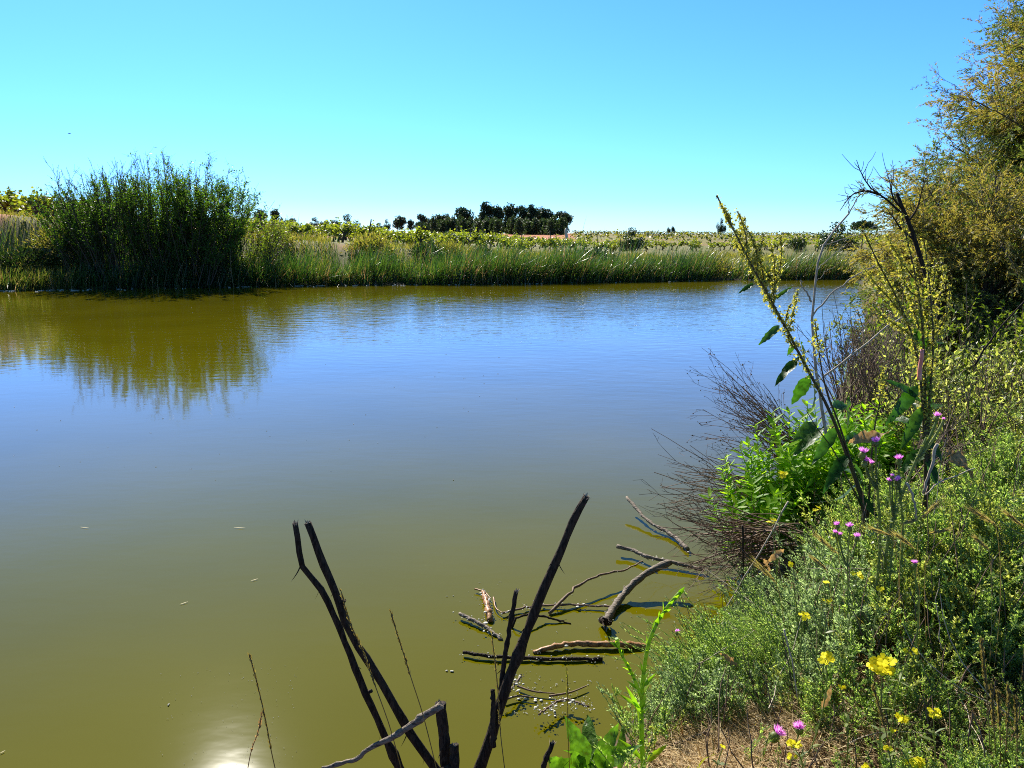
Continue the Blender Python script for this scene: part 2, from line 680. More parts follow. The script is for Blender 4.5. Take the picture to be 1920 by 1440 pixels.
wv = np.array([(-150, -60, 0), (60, -60, 0), (60, 60, 0), (-150, 60, 0)], float)
tag(MB().add(wv, [[0, 1, 2, 3]]).build('water', water_material()), kind='structure')

# ================================================================== the far bank
def uni(a, b, n):
    return rng.uniform(a, b, n)


def sph(n):
    return nrm(rng.normal(0, 1, (n, 3)))


def horiz(n):
    a = rng.uniform(0, 2 * math.pi, n)
    return np.stack([np.cos(a), np.sin(a), np.zeros(n)], 1)


def along(L, s):
    """Points at arc lengths s (fraction 0..1) of polyline L and the left-hand normals there."""
    seg = np.linalg.norm(np.diff(L, axis=0), axis=1)
    cs = np.concatenate([[0], np.cumsum(seg)])
    d = s * cs[-1]
    i = np.clip(np.searchsorted(cs, d, side='right') - 1, 0, len(seg) - 1)
    u = (d - cs[i]) / seg[i]
    p = L[i] + (L[i + 1] - L[i]) * u[:, None]
    t = nrm(L[i + 1] - L[i])
    return p, np.stack([t[:, 1], -t[:, 0]], 1)


def px_of(x, y):
    return 960 + FOC * x / (y * CP)            # close to the horizon


def stems(p, d, L, r0, r1, k=6, wob=0.12, trop=(0, 0, 0.05)):
    n = len(p)
    p = np.asarray(p, float).copy()
    d = nrm(d)
    L = np.broadcast_to(np.asarray(L, float), (n,))
    P = [p]
    for i in range(k - 1):
        d = nrm(d + rng.normal(0, wob, (n, 3)) + np.asarray(trop))
        p = p + d * (L / (k - 1))[:, None]
        P.append(p)
    P = np.stack(P, 1)
    f = np.linspace(0, 1, k)[None]
    r0 = np.broadcast_to(np.asarray(r0, float), (n,))[:, None]
    r1 = np.broadcast_to(np.asarray(r1, float), (n,))[:, None]
    return P, r0 + (r1 - r0) * f


def spawn(P, R, c, t0=0.3, t1=1.0, ang=(0.4, 0.9)):
    """c side shoots per stem: points, directions, parent radius, position along it."""
    n, k, _ = P.shape
    i = np.repeat(np.arange(n), c)
    t = rng.uniform(t0, t1, n * c) * (k - 1)
    j = np.clip(t.astype(int), 0, k - 2)
    u = (t - j)[:, None]
    p = P[i, j] * (1 - u) + P[i, j + 1] * u
    T = nrm(P[i, j + 1] - P[i, j])
    s = nrm(np.cross(T, sph(n * c)))
    a = rng.uniform(*ang, n * c)[:, None]
    return p, nrm(T * np.cos(a) + s * np.sin(a)), R[i, j], t / (k - 1)


M_reed = leafmat('reed_blade', [(0.008, 0.026, 0.009), (0.018, 0.045, 0.012), (0.036, 0.072, 0.016), (0.08, 0.12, 0.035)], trans=0.4, tcol=(0.8, 1, 0.30), rough=0.32, spec=0.6)
M_reedy = leafmat('sedge_blade', [(0.03, 0.055, 0.010), (0.06, 0.085, 0.014), (0.09, 0.105, 0.022), (0.14, 0.125, 0.05)], trans=0.45, rough=0.4, spec=0.5)
M_straw = leafmat('dry_blade', [(0.22, 0.15, 0.06), (0.34, 0.25, 0.12), (0.16, 0.10, 0.05), (0.42, 0.33, 0.18)], trans=0.25, tcol=(1, 0.8, 0.5), rough=0.7)
M_grassy = leafmat('meadow_blade', [(0.09, 0.11, 0.015), (0.15, 0.15, 0.025), (0.20, 0.17, 0.05), (0.10, 0.09, 0.03), (0.07, 0.10, 0.012)], trans=0.45, rough=0.5)
M_mdry = leafmat('yellowed_blade', [(0.15, 0.155, 0.03), (0.21, 0.20, 0.045), (0.11, 0.12, 0.02), (0.20, 0.16, 0.04)], trans=0.4, tcol=(1, 0.95, 0.4), rough=0.6)
M_bark = barkmat('grey_bark', [(0.035, 0.026, 0.018), (0.10, 0.08, 0.06), (0.05, 0.04, 0.03)])
M_twig = barkmat('bare_twig', [(0.045, 0.028, 0.018), (0.12, 0.075, 0.045)], scale=60, bump=0.2)
M_willow = leafmat('willow_leaf', [(0.018, 0.05, 0.010), (0.036, 0.08, 0.013), (0.07, 0.12, 0.02)], trans=0.48, tcol=(0.9, 1, 0.25), rough=0.5, spec=0.15)
M_willow3 = leafmat('soft_green_leaf', [(0.03, 0.075, 0.012), (0.055, 0.11, 0.016), (0.10, 0.16, 0.028)], trans=0.5, tcol=(0.92, 1, 0.25), rough=0.5, spec=0.15)
M_willow2 = leafmat('fresh_leaf', [(0.06, 0.11, 0.012), (0.10, 0.15, 0.02), (0.14, 0.17, 0.03)], trans=0.5, tcol=(1, 1, 0.3), rough=0.45)
M_vine = leafmat('vine_leaf', [(0.08, 0.11, 0.011), (0.14, 0.165, 0.02), (0.23, 0.235, 0.045), (0.05, 0.075, 0.010)], trans=0.48, tcol=(0.95, 1.0, 0.30), rough=0.45, spec=0.5)
M_vinew = barkmat('vine_wood', [(0.02, 0.014, 0.010), (0.06, 0.045, 0.032)], scale=25)
M_pine2 = leafmat('young_pine_needles', [(0.02, 0.042, 0.016), (0.035, 0.06, 0.02), (0.05, 0.075, 0.03)], trans=0.25, rough=0.55)
M_vinef = leafmat('far_vine_leaf', [(0.08, 0.10, 0.012), (0.13, 0.135, 0.02), (0.17, 0.16, 0.03)], trans=0.4, tcol=(1, 0.98, 0.35), rough=0.5)
M_pine = leafmat('pine_needles', [(0.010, 0.026, 0.012), (0.022, 0.045, 0.017), (0.038, 0.062, 0.024)], trans=0.18, rough=0.55)
M_bush = leafmat('dark_bush_leaf', [(0.006, 0.018, 0.006), (0.014, 0.032, 0.009), (0.026, 0.045, 0.012)], trans=0.25, rough=0.4)

# ---------------------------------------------------------------- reeds along the water (nobody could count them)
def reed_belt():
    mb = MB()
    n = 36000
    s = uni(0.0, 0.78, n)
    p, nl = along(FAR, s)
    nl = -nl
    # the normal must point inland: away from the pond
    off = rng.gamma(1.5, 0.85, n) - 0.3
    test = np.stack([p[:, 0] + nl[:, 0] * 0.6, p[:, 1] + nl[:, 1] * 0.6], 1)
    nl = np.where(inpoly(test, POND)[:, None], -nl, nl)
    q = p + nl * off[:, None] + rng.normal(0, 0.12, (n, 2))
    X = px_of(q[:, 0], q[:, 1])
    # height of the belt as it runs along the shore
    H = np.interp(X, [-100, 60, 150, 300, 470, 520, 640, 800, 950, 1100, 1250, 1330, 1360, 1480, 1600, 1700],
                  [1.1, 1.15, 1.5, 1.75, 1.75, 1.55, 1.6, 1.75, 1.9, 1.85, 1.7, 1.3, 1.25, 1.55, 1.6, 1.4])
    H = H * (0.82 + 0.18 * bumps(q[:, 0], q[:, 1], 2.2)) * uni(0.5, 1.15, n) * (1 + 0.16 * bumps(q[:, 0] - 7, q[:, 1], 0.9))
    H *= np.where(off < 0.15, 0.8, 1.0)
    keep = (bumps(q[:, 0] + 31, q[:, 1], 1.5) > -1.35) & ~((X > 1335) & (X < 1395) & (off < 1.6) & (rng.random(n) < 0.9))
    q, H, X, off, nl = q[keep], H[keep], X[keep], off[keep], nl[keep]
    n = len(q)
    z = np.maximum(terrain(q[:, 0], q[:, 1]), -0.05)
    lean = rng.normal(0, 0.16, (n, 2)) + np.array([0.07, 0.0])
    odd = rng.random(n) < 0.06
    lean[odd] += rng.normal(0, 0.6, (odd.sum(), 2))
    arch = (X > 470) & (X < 640) & (off < 0.6) & (rng.random(n) < 0.5)
    lean[arch] += np.column_stack([rng.normal(0.3, 0.6, arch.sum()), rng.uniform(-0.9, -0.2, arch.sum())])
    lean -= nl * np.where(off < 0.5, 0.22, 0.03)[:, None]
    d = np.concatenate([lean, np.ones((n, 1))], 1)
    dr = np.zeros((n, 3))
    h = horiz(n)
    bend = rng.gamma(1.3, 0.16, n)
    dr[:, :2] = h[:, :2] * bend[:, None] + np.array([0.12, 0])
    dr[:, 2] = -bend * 0.75
    base = np.stack([q[:, 0], q[:, 1], z], 1)
    yellow = (rng.random(n) < np.interp(X, [0, 110, 170, 480, 560, 1000, 1150, 1380, 1420, 1700], [0.8, 0.65, 0.05, 0.04, 0.16, 0.12, 0.08, 0.10, 0.4, 0.4]))
    dry = (rng.random(n) < 0.035 + 0.1 * (off < 0.2))
    for sel, mat in ((~yellow & ~dry, 0), (yellow & ~dry, 1), (dry, 2)):
        mb.strips(base[sel], d[sel], H[sel] * 1.12, uni(0.008, 0.017, sel.sum()), dr[sel], 5, mat)
    return mb


tag(reed_belt().build('reeds', [M_reed, M_reedy, M_straw]), 'dense green reeds lining the far shore of the pond', 'reeds', kind='stuff')


# grass and herbs between the reeds and the vines
def meadow():
    mb = MB()
    n = 42000
    s = uni(0.0, 0.80, n)
    p, nl = along(FAR, s)
    nl = -nl
    test = p + nl * 0.6
    nl = np.where(inpoly(test, POND)[:, None], -nl, nl)
    off = uni(1.2, 13, n)
    q = p + nl * off[:, None]
    keep = bumps(q[:, 0], q[:, 1], 1.6) > -0.9 + 0.5 * (off > 8)
    q, off_ = q[keep], off[keep]
    n = len(q)
    z = terrain(q[:, 0], q[:, 1])
    X = px_of(q[:, 0], q[:, 1])
    H = uni(0.2, 0.55, n) * (1 + 0.35 * bumps(q[:, 0] + 9, q[:, 1], 2.0))
    H *= np.where(X < 120, 0.6, 1.0) * np.where((X < 110) & (off_ > 8.5), 0.6, 1.0)
    H = np.maximum(H, 0.12)
    d = np.concatenate([rng.normal(0, 0.3, (n, 2)), np.ones((n, 1))], 1)
    dr = np.concatenate([rng.normal(0, 0.3, (n, 2)), -uni(0, 0.35, (n))[:, None]], 1)
    base = np.stack([q[:, 0], q[:, 1], z], 1)
    dry = rng.random(n) < np.clip(0.16 + 0.28 * bumps(q[:, 0] - 4, q[:, 1], 4.0), 0.02, 0.6) * np.interp(X, [900, 1150], [1, 0.35])
    mb.strips(base[~dry], d[~dry], H[~dry], uni(0.008, 0.02, (~dry).sum()), dr[~dry], 3, 0)
    mb.strips(base[dry], d[dry], H[dry], uni(0.006, 0.014, dry.sum()), dr[dry], 3, 1)
    return mb


tag(meadow().build('grass', [M_grassy, M_mdry]), 'rough yellow-green grass on the bank behind the reeds', 'grass', kind='stuff')


# ---------------------------------------------------------------- the tall shrubs standing at the water on the left
def bare_shrub():
    c = at(250, 500, 34.6)
    base = np.array([c[0], c[1], gz(c[0], c[1])])
    t = thing('bare_shrub', 'tall dark half-bare shrub whose thin twigs stick up over the far left reeds', 'shrub', base)
    n = 150
    a = uni(-1, 1, n)
    p = base + np.stack([a * 2.5, rng.normal(0, 0.6, n), np.zeros(n)], 1)
    d = np.stack([a * 0.26 + rng.normal(-0.02, 0.16, n), rng.normal(0, 0.25, n), np.ones(n)], 1)
    P, R = stems(p, d, uni(3.2, 5.1, n) * np.interp(a, [-1, -0.55, -0.1, 1], [0.62, 0.92, 1.0, 1.0]), 0.026, 0.008, 7, 0.06, (0, 0, 0.03))
    mb = MB().tubes(P, R, 4)
    p2, d2, r2, _ = spawn(P, R, 10, 0.2, 1.0, (0.2, 0.55))
    P2, R2 = stems(p2, d2, uni(0.4, 1.0, len(p2)), 0.009, 0.005, 5, 0.1, (0, 0, 0.12))
    mb.tubes(P2, R2, 3)
    p3, d3, r3, _ = spawn(P2, R2, 3, 0.2, 1.0, (0.25, 0.7))
    P3, R3 = stems(p3, d3, uni(0.15, 0.4, len(p3)), 0.006, 0.004, 3, 0.1, (0, 0, 0.1))
    mb.tubes(P3, R3, 3)
    mb.build('branches', M_twig, t)
    # leaves mostly in the lower two thirds
    pts, dd, _, tt = spawn(P2, R2, 14, 0.0, 1.0, (0.4, 1.0))
    q, e, _, _ = spawn(P3, R3, 6, 0.0, 1.0, (0.5, 1.3))
    pts, dd = np.concatenate([pts, q]), np.concatenate([dd, e])
    hz = (pts[:, 2] - base[2])
    k = rng.random(len(pts)) < np.interp(hz, [0.3, 2.8, 3.6, 4.5], [1.0, 1.0, 0.5, 0.06])
    pts, dd = pts[k], dd[k]
    MB().dia(pts, dd, sph(len(pts)), uni(0.07, 0.14, len(pts)), uni(0.012, 0.024, len(pts))).build('foliage', M_willow, t)


def willow_shrub(px, Y, spread, H, n, name_label, mat, leaf_n, lo=0.15, lean=0.12):
    c = at(px, 500, Y)
    base = np.array([c[0], c[1], gz(c[0], c[1])])
    t = thing('willow_shrub', name_label, 'shrub', base)
    a = uni(-1, 1, n)
    p = base + np.stack([a * spread * 0.45, rng.normal(0, spread * 0.2, n), np.zeros(n)], 1)
    d = np.stack([a * 0.30 + rng.normal(lean, 0.12, n), rng.normal(0, 0.3, n), np.ones(n)], 1)
    P, R = stems(p, d, uni(0.6, 1.0, n) * H * (1 - 0.10 * np.abs(a)), 0.022, 0.006, 7, 0.06, (0, 0, 0.02))
    mb = MB().tubes(P, R, 4)
    p2, d2, r2, _ = spawn(P, R, 10, 0.15, 1.0, (0.25, 0.7))
    P2, R2 = stems(p2, d2, uni(0.3, 0.8, len(p2)), 0.007, 0.004, 5, 0.1, (0.02, 0, 0.08))
    mb.tubes(P2, R2, 3)
    p3, d3, r3, _ = spawn(P2, R2, 4, 0.1, 1.0, (0.5, 1.3))
    P3, R3 = stems(p3, d3, uni(0.15, 0.5, len(p3)), 0.004, 0.003, 4, 0.15, (0, 0, 0.02))
    mb.tubes(P3, R3, 3)
    mb.build('branches', M_twig, t)
    pts, dd, _, tt = spawn(P2, R2, leaf_n // 2, 0.0, 1.0, (0.4, 1.1))
    q, e, _, _ = spawn(P3, R3, max(2, leaf_n // 5), 0.0, 1.0, (0.5, 1.3))
    pts, dd = np.concatenate([pts, q]), np.concatenate([dd, e])
    # gaps: thin the leaves out in patches and towards the top
    f = bumps(pts[:, 0] * 1.0, pts[:, 2] * 1.0 + pts[:, 1], 0.9)
    hz = (pts[:, 2] - base[2]) / H
    k = rng.random(len(pts)) < np.clip(0.85 + 0.3 * f - 0.75 * np.clip(hz - 0.70, 0, 1) / 0.3, 0.10, 1)
    pts, dd = pts[k], dd[k]
    MB().dia(pts, dd, sph(len(pts)), uni(0.08, 0.17, len(pts)), uni(0.012, 0.026, len(pts))).build('foliage', mat, t)


bare_shrub()
willow_shrub(350, 34.8, 3.5, 5.6, 120, 'tall leafy green willow shrub rising highest above the far reeds', M_willow3, 36, lean=0.0)
willow_shrub(455, 36.0, 2.4, 3.3, 46, 'low bright yellow-green willow shrub at the right foot of the tall one', M_willow2, 12, lean=0.1)
willow_shrub(178, 36.5, 2.6, 3.2, 34, 'small sparse shrub between the left vines and the tall bare shrub', M_willow, 5, lean=-0.25)


# low rounded tussocks and bushes on the bank
def low_bush_mesh(seed, mat):
    n = 1500
    d = sph(n)
    d[:, 2] = np.abs(d[:, 2])
    r = uni(0.55, 1.0, n)[:, None] * (1 + 0.12 * rng.normal(0, 1, (n, 1)))
    p = d * r * np.array([1.0, 0.9, 0.8])
    mb = MB().dia(p, nrm(d + 0.7 * sph(n) + np.array([0, 0, 0.6])), sph(n), uni(0.10, 0.2, n), uni(0.012, 0.028, n))
    return mb.mesh('foliage', mat)


def twig_mesh():
    n = 26
    P, R = stems(np.zeros((n, 3)), nrm(sph(n) * np.array([1, 1, 0.3]) + np.array([0, 0, 0.6])), uni(0.6, 0.9, n), 0.018, 0.006, 4, 0.1)
    return MB().tubes(P, R, 4).mesh('stems', M_twig)


bush_f = [low_bush_mesh(i, M_bush if i % 2 else M_grassy) for i in range(4)]
bush_s = twig_mesh()
for i, (px, py, Y, w, h, lab) in enumerate([
        (695, 461, 40.5, 1.35, 1.0, 'dark green tussock below the leaning stake and first vines'),
        (800, 462, 41, 1.2, 0.8, 'yellow-green tussock in front of the small pines'),
        (840, 464, 42, 1.0, 0.7, 'rounded green tussock under the pine grove'),
        (905, 467, 42, 0.8, 0.6, 'smaller tussock in the grass under the tall twin pines'),
        (512, 448, 40, 1.5, 0.9, 'wide yellow-green tussock right of the bright willow shrub'),
        (30, 452, 34.5, 2.2, 0.9, 'broad olive tussock at the far left above the reeds'),
        (120, 445, 36, 1.7, 1.0, 'dark low bush in the shade below the left vines'),
        (1110, 474, 44, 1.6, 0.8, 'grey-green bush in the reeds right of the concrete post'),
        (1340, 500, 41.5, 1.7, 1.0, 'dark bush in the gap where the reeds stop')]):
    p = at(px, py, Y)
    t = thing('low_bush', lab, 'bush', (p[0], p[1], gz(p[0], p[1]) - 0.05), 'low bushes on the far bank')
    for nm, me in (('foliage', bush_f[i % 4]), ('stems', bush_s)):
        o = bpy.data.objects.new(nm, me)
        C.objects.link(o)
        o.parent = t
    t.scale = (w, w * 0.8, h * 1.2)
    t.rotation_euler = (0, 0, i * 1.3)


# ---------------------------------------------------------------- grapevines
def vine_parts(nl, sz):
    tr = MB()
    P, R = stems(np.zeros((1, 3)), np.array([[0.1, 0, 1.0]]), 0.5, 0.07, 0.055, 5, 0.16)
    tr.tubes(P, R, 6)
    top = P[0, -1]
    arms = nrm(np.concatenate([horiz(5), np.full((5, 1), 0.0)], 1)[:, :3] + np.array([0, 0, 0.55]))
    P2, R2 = stems(np.repeat(top[None], 5, 0), arms, uni(0.25, 0.5, 5), 0.045, 0.02, 4, 0.2)
    tr.tubes(P2, R2, 5)
    p3, d3, _, _ = spawn(P2, R2, 4, 0.4, 1, (0.2, 0.7))
    P3, R3 = stems(p3, nrm(d3 + np.array([0, 0, 0.6])), uni(0.25, 0.6, len(p3)), 0.010, 0.005, 5, 0.15, (0, 0, -0.05))
    tr.tubes(P3, R3, 3)
    pts, dd, _, _ = spawn(P3, R3, nl // len(p3), 0.0, 1.0, (0.5, 1.2))
    pts = pts + rng.normal(0, 0.07, pts.shape)
    n = len(pts)
    fo = MB().leaves(pts, nrm(dd + np.array([0, 0, -0.2])), sph(n) + np.array([0, 0, 0.8]), uni(sz * 0.7, sz * 1.3, n), uni(sz * 0.4, sz * 0.62, n),
                     [(0, 0.35), (0.35, 1.0), (0.75, 0.7), (1.0, 0.06)])
    return tr.mesh('trunk', M_vinew), fo.mesh('foliage', M_vine)


vines = [vine_parts(230, 0.115) for _ in range(6)]
cand = []
ca, sa = math.cos(0.35), math.sin(0.35)
for i in range(-80, 90):
    for j in range(-60, 110):
        u, v = i * 2.15, j * 2.3
        x, y = u * ca - v * sa + rng.normal(0, 0.12), 62 + u * sa + v * ca + rng.normal(0, 0.12)
        if 33 < y < 112:
            cand.append((x, y))
cand = np.array(cand)
px_ = px_of(cand[:, 0], cand[:, 1])
df_ = polydist(cand, FAR)
need = np.interp(px_, [0, 150, 420, 650, 1000, 1300, 1700], [5.0, 5.0, 6.5, 6.5, 9, 22, 26])
ymax = np.interp(px_, [0, 560, 820, 1000, 1700], [112, 112, 88, 76, 92])
ok = (df_ > need) & (px_ > -30) & (px_ < 1700) & ~inpoly(cand, POND) & (cand[:, 1] < ymax)
for tx, tw in ((1185, 26), (1494, 20), (1568, 46), (1614, 26)):
    ok &= ~((np.abs(px_ - tx) < tw) & (cand[:, 1] < 62))
soil_gap = (px_ < 95) & (df_ < 8.5)
hid = (px_ > 245) & (px_ < 420)              # behind the big shrubs
ok &= ~soil_gap & ~hid
ok &= rng.random(len(cand)) > np.interp(px_, [0, 900, 1120], [0.08, 0.12, 0.42])
cand = cand[ok]
cand = cand[np.argsort(np.hypot(cand[:, 0], cand[:, 1]))]
NV = 285
zc = terrain(cand[:, 0], cand[:, 1])
VG = 'grapevines in rows on the field across the pond'
for k in range(min(NV, len(cand))):
    x, y = cand[k]
    pxk = px_of(x, y)
    if pxk < 250:
        lab = 'short-trunked grapevine with pale leaves on the red soil at far left'
    elif pxk < 1090:
        lab = 'bushy yellow-green grapevine in the field behind the middle reeds'
    else:
        lab = 'low grapevine in the rows behind the right-hand reeds'
    t = thing('grapevine', lab, 'grapevine', (x, y, zc[k] - 0.03), VG)
    t.rotation_euler = (0, 0, rng.uniform(0, 6.28))
    s = rng.uniform(0.85, 1.2) * (1.18 if pxk < 250 else 1.0)
    s *= np.interp(pxk, [900, 1150], [1.0, 0.78])
    t.scale = (s * 1.1, s * 1.1, s)
    for nm, me in zip(('trunk', 'foliage'), vines[k % 6]):
        o = bpy.data.objects.new(nm, me)
        C.objects.link(o)
        o.parent = t

# the rest of the vineyard and the striped rows of the far slope
mb = MB()
rest = cand[NV:]
m = 34
cen = np.repeat(np.column_stack([rest, terrain(rest[:, 0], rest[:, 1]) + 0.75]), m, axis=0)
pts = cen + rng.normal(0, 1, cen.shape) * np.array([0.4, 0.4, 0.22])
n = len(pts)
mb.dia(pts, sph(n), sph(n) + np.array([0, 0, 0.5]), uni(0.2, 0.34, n), uni(0.08, 0.14, n))
for r in range(34):                                    # rows of the slope, running across the view
    y0 = 116 * (1.034 ** r)
    if r % 5 in (3, 4):
        continue
    x = np.arange(-0.42 * y0 if r % 3 else 0.06 * y0, 0.62 * y0, 1.1)
    x = x[(rng.random(len(x)) > 0.45) & (px_of(x, y0) > 1075)]
    y = y0 + x * 0.10 + rng.normal(0, 0.3, len(x))
    cen = np.repeat(np.column_stack([x, y, terrain(x, y) + 0.6]), 6, axis=0)
    pts = cen + rng.normal(0, 1, cen.shape) * np.array([0.4, 0.4, 0.25])
    n = len(pts)
    mb.dia(pts, sph(n), sph(n) + np.array([0, 0, 0.5]), uni(0.3, 0.5, n), uni(0.14, 0.25, n), 1 if r % 5 else 2)
tag(mb.build('vineyard', [M_vine, M_vinef, M_bush]), 'distant rows of vines running over the far slope', 'vineyard', kind='stuff')


# ---------------------------------------------------------------- trees
def crown_mesh(lobes, n, sz, mat, name='crown'):
    L = np.array(lobes, float)                 # x y z r rz
    w = L[:, 3] ** 2
    i = rng.choice(len(L), n, p=w / w.sum())
    d = sph(n)
    # clumps: leaves gather in tufts on and inside each lobe
    tuft = nrm(rng.normal(0, 1, (len(L), 26, 3)))
    j = rng.integers(0, 26, n)
    d = nrm(tuft[i, j] + 0.55 * d)
    r = np.power(rng.random(n), 0.3)
    p = L[i, :3] + d * r[:, None] * np.stack([L[i, 3], L[i, 3], L[i, 4]], 1)
    return MB().dia(p - d * sz * 0.3, nrm(d * 0.6 + sph(n)), sph(n), uni(sz * 0.6, sz * 1.3, n), uni(sz * 0.22, sz * 0.42, n)).mesh(name, mat)


def trunk_mesh(H, r, forks, lobes):
    mb = MB()
    L = np.array(lobes, float)
    k = 5
    P = np.zeros((1, k, 3))
    P[0, :, 2] = np.linspace(-0.2, H, k)
    P[0, 1:, :2] = np.cumsum(rng.normal(0, 0.03 * H, (k - 1, 2)), 0)
    mb.tubes(P, np.linspace(r, r * 0.6, k)[None], 7)
    top = P[0, -1]
    q = np.linspace(0, 1, 4)[None, :, None]
    tgt = L[:forks, :3]
    st = np.repeat((P[0, -2] * 0.4 + top * 0.6)[None], len(tgt), 0)
    B = st[:, None] * (1 - q) + tgt[:, None] * q
    B[:, 1:3] += rng.normal(0, 0.04 * H, (len(tgt), 2, 3))
    mb.tubes(B, np.linspace(r * 0.5, r * 0.18, 4)[None], 5)
    return mb.mesh('trunk', M_bark)


def rnd_lobes(kind):
    """Unit-height trees (height 1)."""
    out = []
    if kind == 'round':            # rounded pine crown on a short trunk
        for k in range(9):
            a = k * 2.4 + rng.uniform(-.3, .3)
            rr = 0.0 if k == 0 else rng.uniform(0.08, 0.26)
            zz = 0.80 if k == 0 else rng.uniform(0.36, 0.8)
            out.append((rr * math.cos(a), rr * math.sin(a), zz, rng.uniform(0.17, 0.23), rng.uniform(0.15, 0.19)))
    elif kind == 'umbrella':
        for k in range(11):
            a = k * 2.4 + rng.uniform(-.3, .3)
            rr = 0.42 * math.sqrt(k / 11)
            out.append((rr * math.cos(a), rr * math.sin(a), 0.84 - 0.25 * rr + rng.uniform(-.02, .02), rng.uniform(0.13, 0.19), rng.uniform(0.08, 0.12)))
    elif kind == 'young':
        for k in range(7):
            a = k * 2.4
            zz = 0.22 + 0.62 * k / 6
            rr = rng.uniform(0.08, 0.2) * (1 - (zz - .22) / .75)
            out.append((rr * math.cos(a), rr * math.sin(a), zz - 0.08, 0.27 * (1.1 - 0.75 * (zz - .22)) * rng.uniform(0.8, 1.15), 0.19))
    else:                          # bush: foliage down to the ground
        for k in range(12):
            a = k * 2.4 + rng.uniform(-.4, .4)
            rr = 0.5 * math.sqrt(k / 12)
            out.append((rr * math.cos(a), rr * math.sin(a), rng.uniform(0.22, 0.8 - 0.6 * rr), rng.uniform(0.2, 0.28), rng.uniform(0.17, 0.24)))
    return out


kinds = {}
for kind, cnt, n, sz, mat, th, tr, fk in (('round', 4, 3000, 0.065, M_pine, 0.62, 0.028, 6), ('umbrella', 2, 3600, 0.055, M_pine, 0.66, 0.03, 9),
                                         ('young', 3, 1500, 0.08, M_pine2, 0.5, 0.02, 4), ('bush', 3, 3200, 0.06, M_bush, 0.3, 0.03, 7)):
    kinds[kind] = []
    for _ in range(cnt):
        lb = rnd_lobes(kind)
        kinds[kind].append((trunk_mesh(th, tr, fk, lb), crown_mesh(lb, n, sz, mat)))
tree_no = [0]


def tree(name, lab, kind, px, top, base, width, Y, group=None, cat='tree'):
    """A tree whose pixel top, base and width in the photograph fix its height and spread at distance Y."""
    p = at(px, base, Y)
    z0 = gz(p[0], p[1])
    zt = at(px, top, Y)[2]
    H = max(1.0, zt - z0)
    Wd = width / FOC * Y
    t = thing(name, lab, cat, (p[0], p[1], z0), group)
    k = tree_no[0]
    tree_no[0] += 1
    ref = {'round': 0.72, 'umbrella': 1.05, 'young': 0.62, 'bush': 1.3}[kind]
    t.scale = (Wd / ref, Wd / ref, H / (0.86 if kind == 'bush' else 0.95))
    t.rotation_euler = (0, 0, k * 1.7)
    v = kinds[kind]
    for nm, me in zip(('trunk', 'crown'), v[k % len(v)]):
        o = bpy.data.objects.new(nm, me)
        C.objects.link(o)
        o.parent = t
    return t


GR = 'pines of the dense hilltop grove'
for px, top, w, lab in ((822, 401, 22, 'small round pine at the left edge of the hilltop grove'),
                        (836, 400, 24, 'round pine second from the left edge of the hilltop grove'),
                        (868, 388, 36, 'broad round pine left of the tallest pair in the grove'),
                        (912, 379, 34, 'tallest round-headed pine of the hilltop grove'),
                        (932, 384, 24, 'pine leaning against the tallest one in the grove'),
                        (957, 381, 32, 'tall round pine right of the sky gap in the grove'),
                        (979, 385, 28, 'pine just right of the tall pine beside the sky gap'),
                        (996, 384, 26, 'middle pine of the right half of the grove'),
                        (1014, 388, 34, 'wide pine near the right end of the grove'),
                        (1033, 396, 22, 'shorter pine beside the last pine of the grove'),
                        (1053, 396, 36, 'last pine of the grove, standing clear above the red slope')):
    tree('pine_tree', lab, 'round', px, top, 430, w * 1.08, 232 + (px % 7), GR)
xs_ = np.linspace(806, 1058, 40)
for i, px in enumerate(xs_):
    tree('young_pine', 'small young pine in the front row below the hilltop grove', 'young', px + rng.normal(0, 2), rng.uniform(401, 412), 435 + (i % 2) * 2, rng.uniform(16, 24),
         204 + rng.uniform(0, 24), 'young pines in front of the grove')
for px, top, base, w, Y, kind, lab in (
        (461, 389, 407, 22, 150, 'bush', 'roundish green tree just right of the tall willow, on the skyline'),
        (487, 391, 407, 26, 152, 'round', 'dark tree in the middle of the three on the left skyline'),
        (516, 391, 408, 22, 154, 'round', 'dark round tree, last of the three on the left skyline'),
        (652, 404, 428, 48, 130, 'bush', 'wide dark tree behind the vines left of the leaning stake'),
        (706, 412, 430, 26, 110, 'bush', 'small brownish round bush right of the leaning stake'),
        (748, 404, 426, 28, 200, 'round', 'round grey-green pine standing alone left of the grove'),
        (770, 411, 426, 14, 240, 'round', 'tiny pine right of the lone round pine'),
        (790, 401, 424, 24, 228, 'round', 'dark pine just left of the hilltop grove'),
        (797, 412, 434, 32, 140, 'bush', 'dark bush below and left of the hilltop grove'),
        (1185, 430, 457, 50, 58, 'bush', 'dark leafy bush alone among the vines right of the concrete post'),
        (1254, 423, 433, 9, 300, 'bush', 'left one of two tiny trees on the bare horizon'),
        (1262, 422, 433, 9, 300, 'bush', 'right one of two tiny trees on the bare horizon'),
        (1352, 411, 434, 20, 280, 'bush', 'dark tree on the horizon behind the left dock stem'),
        (1476, 435, 441, 18, 300, 'bush', 'low dark bush on the skyline left of the big tree'),
        (1494, 440, 468, 38, 57, 'bush', 'small dark round tree left of the big leafy tree'),
        (1568, 420, 470, 84, 56, 'bush', 'big dark leafy tree on the right beside the umbrella pine'),
        (1614, 411, 458, 48, 62, 'umbrella', 'umbrella pine with a flat crown beside the big leafy tree')):
    tree('pine_tree' if kind in ('round', 'umbrella') else 'leafy_tree', lab, kind, px, top, base, w, Y)
